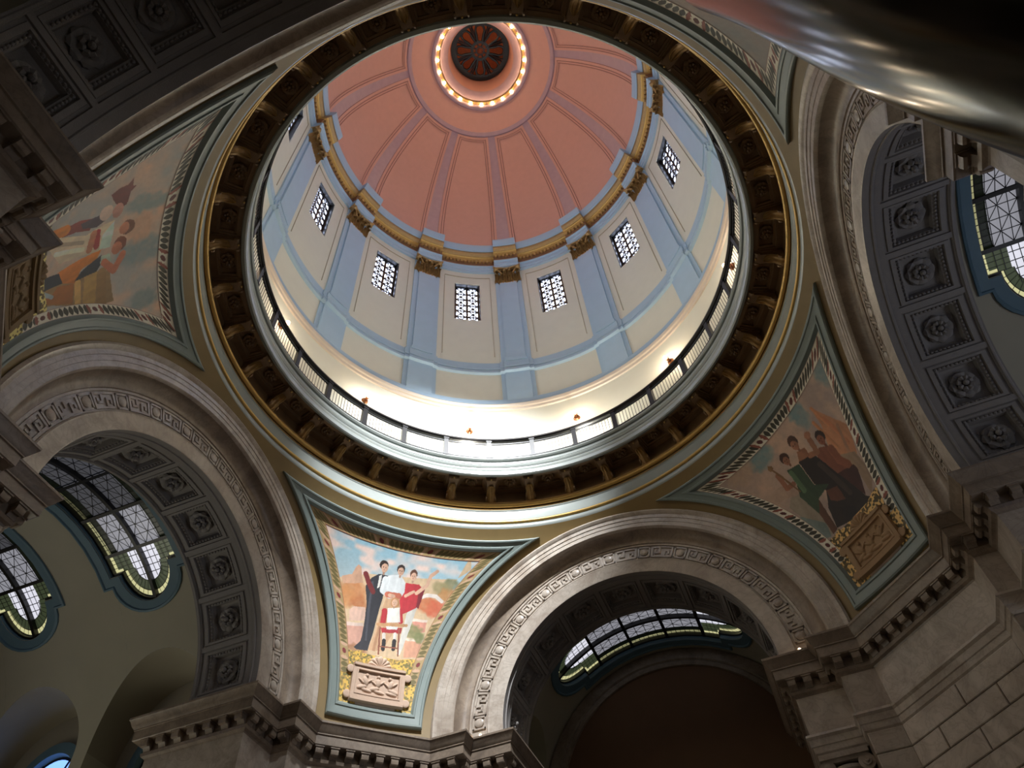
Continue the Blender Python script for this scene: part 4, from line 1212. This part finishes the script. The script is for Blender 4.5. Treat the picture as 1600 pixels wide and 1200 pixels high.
# ------------------------------------------------------------------ strip floodlights on the gallery floor
def flood(az, length, label):
    t = empty('strip_floodlight', pol(7.95, az, 21.5), -D(az))
    tag(t, label, 'floodlight', 'strip floodlights on the gallery floor')
    mb = MB()
    mb.prism([(-0.10, 0.02), (0.12, 0.02), (0.12, 0.12), (0.0, 0.26), (-0.10, 0.26)], lambda a, b, d: (d, a, b), -length / 2, length / 2)
    hs = mb.build('housing', M['iron'], t, 0)
    MB().add([(-length / 2 + .03, 0.11, 0.14), (length / 2 - .03, 0.11, 0.14), (length / 2 - .03, 0.02, 0.255), (-length / 2 + .03, 0.02, 0.255)], [(0, 1, 2, 3)]).build('lens', M['strip_glass'], hs, 0)
    n = int(length / 0.1)
    for i in range(n + 1):
        x = -length / 2 + length * i / n
        MB().box(x - 0.012, x + 0.012, -0.16, -0.09, 0.05, 0.30).build('fin', M['iron'], hs, 0)
    ld = bpy.data.lights.new('strip_light', 'AREA'); ld.shape = 'RECTANGLE'; ld.size = length - 0.1; ld.size_y = 0.12; ld.energy = P_STRIP; ld.color = (1, 0.97, 0.9)
    lo = bpy.data.objects.new('strip_light', ld); C.objects.link(lo); lo.parent = t; lo.location = (0, 0.10, 0.24)
    lo.rotation_euler = Vector((0, 0.55, 1.0)).to_track_quat('-Z', 'X').to_euler()
flood(-31, 1.25, 'black louvred strip floodlight behind the rail at the lowest point of the opening')
flood(2.3, 1.4, 'longer black strip floodlight behind the rail, right of the lowest point')

# added spot on a near drum sill, standing in for sun through that window
fx = empty('sunbeam_spot', pol(8.5, 150, 33.25), -D(150))
tag(fx, 'added black spot on a near window sill standing in for sunlight across the opening', 'floodlight')
MB().box(-0.16, 0.16, -0.10, 0.06, 0.1, 0.36).build('housing', M['iron'], fx, 0)  # case and stand are added only to carry the sunbeam spot
MB().box(-0.03, 0.03, -0.04, 0.02, 0.0, 0.12).build('stand', M['iron'], fx, 0)
ld = bpy.data.lights.new('sunbeam_light', 'SPOT'); ld.energy = P_SUNBEAM; ld.color = (0.94, 0.97, 1.0); ld.spot_size = D(35); ld.spot_blend = 1.0; ld.shadow_soft_size = 0.25
lo = bpy.data.objects.new('sunbeam_light', ld); C.objects.link(lo); lo.parent = fx; lo.location = (0, -0.3, 0.24)
_src = Vector(pol(8.2, 150, 33.49)); _tgt = Vector((-5.0, 7.2, 19.9))
lo.rotation_euler = (Matrix.Rotation(D(150), 3, 'Z') @ (_tgt - _src)).to_track_quat('-Z', 'Y').to_euler()

# ------------------------------------------------------------------ bulbs and rose grille of the oculus
lr = empty('oculus_light_ring', (0, 0, 50.38))
tag(lr, 'ring of round warm bulbs in a gilt channel round the oculus', 'light ring')
lathe([(2.80, 0.02), (2.77, -0.05), (2.61, -0.05), (2.58, 0.02)], 96).build('gilt_channel', M['gold'], lr)
me_sock = MB().tube([(0, 2.69, 0.0), (0, 2.69, -0.10)], [0.10, 0.07], 10).mesh('socket', M['gold'])
me_blb = MB().ball((0, 2.69, -0.17), 0.095, 0.095, 0.095, 12, 8).mesh('bulb', M['bulb'])
for k in range(24):
    az = -142.2 + 15 * k
    put('bulb', me_blb, put('socket', me_sock, lr, None, (0, 0, -D(az))))
og = empty('oculus_grille', (0, 0, 52.75))
tag(og, 'dark iron rose grille with petal openings closing the oculus', 'grille')
def ring_flat(r0, r1, n=48, z0=-0.04, z1=0.04):
    mb = MB()
    return mb.grid([[(r * math.sin(2 * PI * i / n), r * math.cos(2 * PI * i / n), z) for i in range(n)] for r, z in ((r0, z0), (r1, z0), (r1, z1), (r0, z1), (r0, z0))], close=True)
ring_flat(1.54, 1.88).build('outer_ring', M['iron'], og); ring_flat(0.44, 0.62).build('hub_ring', M['iron'], og); ring_flat(0.20, 0.28).build('inner_ring', M['iron'], og)
mb = MB()
for k in range(8):
    a = 2 * PI * k / 8
    mb.tube([(0.24 * math.sin(a), 0.24 * math.cos(a), 0), (0.5 * math.sin(a), 0.5 * math.cos(a), 0)], 0.045, 6)
    mb.ball((0.14 * math.sin(a), 0.14 * math.cos(a), 0), 0.035, nu=6, nv=4)
mb.build('hub_spokes', M['iron'], og)
mb = MB()
for s in (-1, 1):
    a = D(22.5 * s * 0.42)
    mb.tube([(0.58 * math.sin(D(s * 17)), 0.58 * math.cos(D(s * 17)), 0), (0.95 * math.sin(D(s * 13)), 0.95 * math.cos(D(s * 13)), 0), (1.25 * math.sin(D(s * 13.5)), 1.25 * math.cos(D(s * 13.5)), 0),
             (1.48 * math.sin(D(s * 9)), 1.48 * math.cos(D(s * 9)), 0), (1.55, 0, 0) if False else (0.0, 1.56, 0)], 0.075, 6)
    mb.ball((s * 0.13, 1.5, 0), 0.06, 0.06, 0.03, 6, 4)
me_pet = mb.mesh('petal', M['iron'])
mb = MB()
for s in (-1, 1):
    mb.tube([(s * 0.055, 0.55, 0), (s * 0.06, 1.45, 0), (s * 0.14, 1.66, 0)], 0.055, 5)
mb.tube([(-0.12, 1.32, 0), (0, 1.45, 0), (0.12, 1.32, 0)], 0.03, 5)
me_spk = mb.mesh('spoke', M['iron'])
for k in range(8):
    put('petal', me_pet, og, None, (0, 0, D(45 * k + 22.5))); put('spoke', me_spk, og, None, (0, 0, D(45 * k)))
ld = bpy.data.lights.new('lantern_light', 'POINT'); ld.energy = 6; ld.color = (1, 0.72, 0.42); ld.shadow_soft_size = 0.2
lo = bpy.data.objects.new('lantern_light', ld); C.objects.link(lo); lo.location = (0, 0, 54.2)
lf = empty('lantern_lamp', (0, -1.95, 53.75)); tag(lf, 'small warm lamp inside the lantern above the oculus grille', 'lamp')
MB().ball((0, 0, 0), 0.06).build('bulb', M['tiny_bulb'], lf); MB().tube([(0, 0, -0.04), (0, 0, -0.42)], 0.02, 6).build('stem', M['gold'], lf)
lo.parent = lf; lo.location = (0, 0.15, 0.1)

# ------------------------------------------------------------------ small lamps on the cornice ledge
for (x, y, lab) in ((4.72, 9.05, 'tiny bright bulb on the cornice end right of the far arch'), (-4.76, 9.02, 'tiny bright bulb on the cornice end left of the far arch')):
    t = empty('ledge_bulb', (x, y, 12.03)); tag(t, lab, 'lamp', 'small bulbs on the cornice ledge')
    MB().tube([(0, 0, 0), (0, 0, 0.07)], 0.035, 8).build('socket', M['iron'], t); MB().ball((0, 0, 0.11), 0.045, nu=8, nv=6).build('bulb', M['tiny_bulb'], t)

# ------------------------------------------------------------------ Ionic columns under the architrave at the sides of the far arch
def ionic(x, y, rotz, label):
    t = empty('ionic_column', (x, y, FLOOR), rotz)
    tag(t, label, 'column', 'Ionic columns at the far arch')
    H = 9.44 - FLOOR
    def turn(p, n=28): return MB().grid([[(r * math.cos(2 * PI * i / n), r * math.sin(2 * PI * i / n), z) for i in range(n)] for r, z in p], close=True)
    turn([(0.46, 0.5), (0.45, H / 3), (0.39, H - 0.62), (0.43, H - 0.58), (0.43, H - 0.52), (0.40, H - 0.5)]).build('shaft', M['marble'], t)
    turn([(0.66, 0), (0.66, 0.2), (0.60, 0.22), (0.62, 0.32), (0.52, 0.38), (0.55, 0.46), (0.46, 0.5)]).build('base', M['marble'], t)
    cp = turn([(0.40, H - 0.52), (0.50, H - 0.40), (0.50, H - 0.32), (0.42, H - 0.28)])
    for s in (-1, 1):
        cp.tube([(s * 0.47, -0.48, H - 0.34), (s * 0.47, -0.2, H - 0.34), (s * 0.47, 0.2, H - 0.34), (s * 0.47, 0.48, H - 0.34)], [0.20, 0.15, 0.15, 0.20], 14)
        for f in (-1, 1):
            cp.tube([(s * 0.47, f * 0.48, H - 0.34), (s * 0.47, f * 0.52, H - 0.34)], 0.11, 12)
            cp.tube([(s * 0.47, f * 0.52, H - 0.34), (s * 0.47, f * 0.55, H - 0.34)], 0.05, 8)
    cp.box(-0.5, 0.5, -0.47, 0.47, H - 0.22, H - 0.14)
    cp.build('capital', M['marble'], t)
    MB().box(-0.6, 0.6, -0.55, 0.55, H - 0.14, H - 0.01).build('abacus', M['marble'], t, 0)
ionic(4.74, 9.86, 0, 'marble Ionic column with scroll capital at the bottom edge right of the far arch')
ionic(-4.74, 9.86, 0, 'marble Ionic column left of the far arch, below the picture edge')

# ------------------------------------------------------------------ bronze ornament close to the camera
bt = empty('bronze_torchere', (4.25, -10.43, FLOOR))
tag(bt, 'smooth dark polished bronze ornament flaring upwards in the upper right corner', 'bronze ornament')
prof = [(0.340, 0.00), (0.340, 0.12), (0.260, 0.20), (0.180, 0.30), (0.150, 0.60), (0.140, 1.60), (0.170, 2.00), (0.205, 2.30), (0.217, 2.36), (0.210, 2.40), (0.223, 2.48), (0.234, 2.58), (0.242, 2.67), (0.259, 2.83), (0.273, 3.00), (0.283, 3.20), (0.289, 3.45), (0.295, 3.75), (0.308, 4.05), (0.329, 4.32), (0.336, 4.80), (0.342, 5.60), (0.300, 6.20), (0.200, 6.50), (0.020, 6.60)]
n = 64
def ripple(z, i):
    return 1 + 0.012 * math.sin(5 * 2 * PI * i / n + z * 2.0) * max(0, min(1, (z - 2.3) / 0.4))
MB().grid([[(r * ripple(z, i) * math.cos(2 * PI * i / n), r * ripple(z, i) * math.sin(2 * PI * i / n), z) for i in range(n)] for r, z in prof], close=True).build('shaft', M['bronze'], bt, 0.8)
MB().grid([[((0.212 + 0.012 * math.sin(q)) * math.cos(2 * PI * i / n), (0.212 + 0.012 * math.sin(q)) * math.sin(2 * PI * i / n), 2.38 + 0.02 * math.cos(q)) for i in range(n)] for q in np.linspace(0, 2 * PI, 9)], close=True).build('collar', M['bronze'], bt, 0.8)

# ------------------------------------------------------------------ murals on the pendentives
def srgb2lin(a):
    a = a / 255.0
    return np.where(a <= 0.04045, a / 12.92, ((a + 0.055) / 1.055) ** 2.4)
def colored(name, P, col, mat, parent):
    """grid of points rows x cols x 3 with one colour per point"""
    mb = MB().grid(P)
    me = mb.mesh(name, mat, 1.2)
    at = me.color_attributes.new('paint', 'FLOAT_COLOR', 'POINT')
    c = np.ones((col.shape[0] * col.shape[1], 4), np.float32)
    c[:, :3] = srgb2lin(np.clip(col.reshape(-1, 3), 0, 255))
    at.data.foreach_set('color', c.ravel())
    return put(name, me, parent)
def value_noise(X, Y, scale, seed):
    r = np.random.default_rng(seed); g = r.random((64, 64))
    x = X / scale; y = Y / scale
    xi = np.floor(x).astype(int); yi = np.floor(y).astype(int); fx_ = x - xi; fy_ = y - yi
    fx_ = fx_ * fx_ * (3 - 2 * fx_); fy_ = fy_ * fy_ * (3 - 2 * fy_)
    G = lambda i, j: g[i % 64, j % 64]
    return (G(xi, yi) * (1 - fx_) + G(xi + 1, yi) * fx_) * (1 - fy_) + (G(xi, yi + 1) * (1 - fx_) + G(xi + 1, yi + 1) * fx_) * fy_
def inpoly(X, Y, pts):
    ins = np.zeros(X.shape, bool)
    n = len(pts)
    for i in range(n):
        x0, y0 = pts[i]; x1, y1 = pts[(i + 1) % n]
        if y0 == y1: continue
        c = ((y0 > Y) != (y1 > Y)) & (X < (x1 - x0) * (Y - y0) / (y1 - y0) + x0)
        ins ^= c
    return ins
def paint_items(X, Y, col, items, jit):
    """X, Y in metres on the wall; items hold (degrees, height) coordinates"""
    def cv(p):
        r = rsph(p[1]); return (D(p[0]) * r, RS * math.asin((p[1] - ZC) / RS))
    n1 = value_noise(X, Y, 0.12, jit) - 0.5; n2 = value_noise(X, Y, 0.12, jit + 5) - 0.5
    for it in items:
        k, c, pts = it[0], np.array(it[1], float), [cv(p) for p in it[2]]
        ww = 0.06 if k == 'e' and it[3] > 0.22 else 0.007
        Xj, Yj = X + n1 * ww * 2, Y + n2 * ww * 2
        if k == 'p': m = inpoly(Xj, Yj, pts)
        elif k == 'e':
            (cx, cy) = pts[0]
            q = ((Xj - cx) / it[3]) ** 2 + ((Yj - cy) / it[4]) ** 2
            m = q < 1
            if it[3] > 0.22:
                al = np.clip((1 - q) * 1.6, 0, 1)[..., None] * (0.65 + 0.35 * value_noise(X, Y, 0.1, jit + 9)[..., None])
                col[...] = col * (1 - al) + c[None, None, :] * al
                continue
        else:
            m = np.zeros(X.shape, bool)
            for (x0, y0), (x1, y1) in zip(pts[:-1], pts[1:]):
                dx, dy = x1 - x0, y1 - y0; L = dx * dx + dy * dy + 1e-9
                t = np.clip(((Xj - x0) * dx + (Yj - y0) * dy) / L, 0, 1)
                m |= np.hypot(Xj - x0 - t * dx, Yj - y0 - t * dy) < it[3]
        if not m.any(): continue
        xs = X[m]; x0, x1 = xs.min(), xs.max()
        tone = 1.06 - 0.14 * (X - x0) / (x1 - x0 + 1e-6)          # brushwork: modelled from side to side
        fold = 1 + 0.10 * (value_noise(X * 2.2 + 7, Y * 0.6, 0.16, jit + len(pts)) - 0.5)
        cc = c[None, None, :] * (tone * fold)[..., None]
        col[m] = cc[m]
        if k == 'e' and it[4] > it[3] * 1.2 and it[3] < 0.14 and c[0] > 115 and c[0] - c[2] > 40:      # features of a face
            (cx, cy), rx, ry = pts[0], it[3], it[4]
            for ex, ey, ax_, ay_, kk in ((-0.42, 0.08, 0.17, 0.075, 0.38), (0.30, 0.08, 0.17, 0.075, 0.38), (-0.42, 0.24, 0.22, 0.05, 0.5), (0.30, 0.24, 0.22, 0.05, 0.5), (-0.04, -0.16, 0.10, 0.12, 0.80), (-0.06, -0.46, 0.26, 0.06, 0.62)):
                q = ((X - cx - ex * rx) / (ax_ * rx)) ** 2 + ((Y - cy - ey * ry) / (ay_ * ry)) ** 2
                mm_ = q < 1
                col[mm_] = c * kk * (np.array((1.15, 0.85, 0.85)) if ey < -0.4 else 1.0)
            q = ((X - cx) / (0.34 * rx)) ** 2 + ((Y - cy + 1.15 * ry) / (0.5 * ry)) ** 2       # neck
            mm_ = (q < 1) & ~m; col[mm_] = c * 0.82
    return col
def make_mural(key, az, label, items, sky, white, tab_mat, garland, nS=250, nT=300, gain=1.0):
    t = empty('mural', (0, 0, 0), -D(az))
    tag(t, label, 'mural', 'murals on the pendentives')
    zb, zt, d = 13.0, 18.2, 0.45
    zz = np.linspace(zb, zt, nT + 1); ss = np.linspace(-1, 1, nS + 1)
    P = np.zeros((nT + 1, nS + 1, 3)); X = np.zeros((nT + 1, nS + 1)); Y = np.zeros_like(X)
    for j, z in enumerate(zz):
        L = 45 - alim(z, d)
        for i, s in enumerate(ss): P[j, i] = sp(L * s, z, 0.02)
        X[j] = D(1) * L * ss * rsph(z); Y[j] = RS * math.asin((z - ZC) / RS)
    col = sky(X, Y)
    col = paint_items(X, Y, col, items, 3)
    # garland of leaves and fruit round the tablet
    g = (Y < RS * math.asin((14.5 - ZC) / RS) + 0.25 * value_noise(X, Y, 0.5, 31)) & (np.abs(X) > 0.62)
    g |= (Y < RS * math.asin((14.62 - ZC) / RS)) & (Y > RS * math.asin((14.25 - ZC) / RS))
    nn = value_noise(X, Y, 0.05, 41); n3 = value_noise(X, Y, 0.06, 43)
    pal = np.where((nn > 0.55)[..., None], np.array(garland[0], float), np.where((n3 > 0.5)[..., None], np.array(garland[1], float), np.array(garland[2], float)))
    col[g] = pal[g]
    col = np.clip(128 + (col * gain - 128) * (1.0 + 0.5 * (gain - 1)), 8, 250)
    colored('canvas', P, col, M['mural'], t)
    # painted border on three sides
    def strip(name, fn, n, m=15):
        A = np.linspace(0, 1, n + 1); B = np.linspace(0, 1, m + 1)
        Pq = np.array([[fn(a, b) for a in A] for b in B])
        seg = np.linalg.norm(np.diff(Pq[m // 2], axis=0), axis=1); s = np.concatenate([[0], np.cumsum(seg)])
        s_ = np.tile(s, (m + 1, 1)); b_ = np.tile(B[:, None], (1, n + 1))
        wid = np.linalg.norm(Pq[0, n // 2] - Pq[-1, n // 2]); y = (b_ - 0.5) * wid
        base = np.array(white['ground'], float); c = np.tile(base, (m + 1, n + 1, 1))
        per = 0.17; q = (s_ % per) - per / 2; sg = np.where((np.floor(s_ / per) % 2) == 0, 1, -1)
        leaf = (np.abs(y) < wid * 0.40 * np.sqrt(np.clip(1 - ((q / per) * 2) ** 2, 0, 1)) * (0.55 + 0.45 * np.cos(q / per * PI))) & (np.abs(q) < per * 0.46)
        c[leaf] = white['leaf']
        per2 = 1.75; q2 = ((s_ + 0.2) % per2) - per2 / 2
        nb = np.abs(q2) < 0.26; c[nb] = base
        sc = nb & (np.abs(np.sin(q2 * 22)) * 0.11 > np.abs(np.abs(y) - 0.05)) & (np.abs(q2) > 0.13); c[sc] = white['scroll']
        c[(q2 ** 2 + y ** 2) < 0.085 ** 2] = white['boss']
        c[np.abs(y) > wid * 0.46] = white['edge']
        colored(name, Pq, c, M['mural'], t)
    L0 = lambda z: 45 - alim(z, 0.45); L1 = lambda z: 45 - alim(z, 0.63)
    z1 = 17.92
    for s in (-1, 1):
        strip('border', lambda a, b: sp(s * ((1 - b) * L0(13.9 + (18.2 - 13.9) * a) + b * L1(13.9 + (z1 - 13.9) * a)), (1 - b) * (13.9 + (18.2 - 13.9) * a) + b * (13.9 + (z1 - 13.9) * a), 0.027), 420)
    strip('border', lambda a, b: sp((2 * a - 1) * ((1 - b) * L0(18.2) + b * L1(z1)), (1 - b) * 18.2 + b * z1, 0.028), 560)
    # relief tablet at the foot
    n, m = 110, 80
    da = np.linspace(-4.6, 4.6, n + 1); zz = np.linspace(13.06, 14.28, m + 1)
    U, V = np.meshgrid(da / 4.6, (zz - 13.06) / 1.22)
    H = np.full(U.shape, 0.13)
    H[(np.abs(U) > 0.985) | (V < 0.01) | (V > 0.99)] = 0.0
    H[(V > 0.90) & (V < 0.985) & (np.abs(U) < 0.98)] = 0.17
    H[(V < 0.09) & (V > 0.015) & (np.abs(U) < 0.98)] = 0.16
    inn = (np.abs(U) < 0.78) & (V > 0.22) & (V < 0.80)
    H[(np.abs(U) < 0.84) & (V > 0.18) & (V < 0.84)] = 0.145
    H[inn] = 0.085
    bump = np.zeros_like(H)
    XX = U * 0.86; YY = V * 1.22
    def blob(x, y, rx, ry, h, rot=0.0):
        c, s = math.cos(rot), math.sin(rot)
        a = ((XX - x) * c + (YY - y) * s) / rx; b = (-(XX - x) * s + (YY - y) * c) / ry
        np.maximum(bump, h * np.sqrt(np.clip(1 - a * a - b * b, 0, 1)), out=bump)
    for cx, lean in ((-0.40, 0.3), (0.0, 0.0), (0.40, -0.3)):
        blob(cx + lean * 0.1, 0.86, 0.055, 0.065, 0.06); blob(cx, 0.68, 0.09, 0.15, 0.06, lean)
        blob(cx - 0.10 * (1 if lean >= 0 else -1), 0.48, 0.17, 0.07, 0.05, 0.3 * (1 if lean >= 0 else -1)); blob(cx + 0.05, 0.40, 0.19, 0.055, 0.045, -0.15)
        blob(cx + 0.13, 0.70, 0.035, 0.13, 0.045, -0.9); blob(cx - 0.13, 0.66, 0.035, 0.13, 0.045, 0.9)
    H = np.where(inn, H + bump, H)
    P = np.array([[sp(da[i], zz[j], H[j, i]) for i in range(n + 1)] for j in range(m + 1)])
    MB().grid(P).build('relief_tablet', tab_mat, t, 0.7)
    rows = []   # shell crest on top, scroll ears at the sides
    for q in np.linspace(0, 1, 7):
        rows.append([sp(0.15 * math.cos(a) + 1.95 * q * math.cos(a), 14.27 + 0.36 * q * math.sin(a), 0.06 + 0.05 * q * abs(math.sin(a * 7)) + 0.03 * math.sin(q * PI) - (0.09 if q == 1 else 0)) for a in np.linspace(0, PI, 57)])
    MB().grid(rows).build('crest', tab_mat, t, 0.9)
    for s in (-1, 1):
        for z, r in ((13.25, 0.12), (14.05, 0.12)):
            MB().tube([sp(s * 4.95, z, 0.0), sp(s * 4.95, z, 0.09), sp(s * 4.95, z, 0.10)], [r, r, r * 0.7], 12).build('scroll_ear', tab_mat, t)
    return t
def sky_far(X, Y):
    v = np.clip((Y - 2.2) / 4.0, 0, 1)[..., None]
    col = np.array((222, 206, 190.)) * (1 - v) + np.array((140, 186, 206.)) * v
    n = value_noise(X * 0.6, Y, 0.55, 2) * 0.6 + value_noise(X, Y * 1.4, 0.25, 4) * 0.4
    cl = np.clip((n - 0.45) * 4, 0, 1)[..., None] * np.clip((Y - 2.8), 0, 1)[..., None]
    return col * (1 - cl) + np.array((232, 208, 196.)) * cl
def sky_dull(a, b):
    def f(X, Y):
        n = value_noise(X, Y, 0.8, 9) * 0.6 + value_noise(X, Y, 0.22, 14) * 0.4
        q = np.clip((n - 0.3) * 2, 0, 1)[..., None]
        return np.array(a, float) * q + np.array(b, float) * (1 - q)
    return f
WHITE = dict(ground=(238, 230, 210), leaf=(58, 54, 38), scroll=(150, 84, 66), boss=(92, 34, 28), edge=(120, 48, 40))
OLIVE = dict(ground=(176, 150, 104), leaf=(112, 100, 58), scroll=(206, 168, 138), boss=(122, 44, 44), edge=(140, 48, 50))
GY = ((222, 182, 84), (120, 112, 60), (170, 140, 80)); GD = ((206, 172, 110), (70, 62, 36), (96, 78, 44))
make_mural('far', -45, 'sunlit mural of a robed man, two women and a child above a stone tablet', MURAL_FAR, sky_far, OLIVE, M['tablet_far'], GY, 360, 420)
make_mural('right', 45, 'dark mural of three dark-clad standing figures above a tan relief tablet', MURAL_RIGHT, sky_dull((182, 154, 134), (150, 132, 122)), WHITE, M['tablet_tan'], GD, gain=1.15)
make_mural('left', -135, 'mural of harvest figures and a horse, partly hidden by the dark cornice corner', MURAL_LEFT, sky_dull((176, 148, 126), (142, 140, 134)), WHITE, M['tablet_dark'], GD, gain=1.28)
make_mural('hidden', 135, 'mural tip with pale leaf border beside the bronze ornament', [], sky_dull((168, 146, 130), (140, 138, 132)), WHITE, M['tablet_tan'], GD)
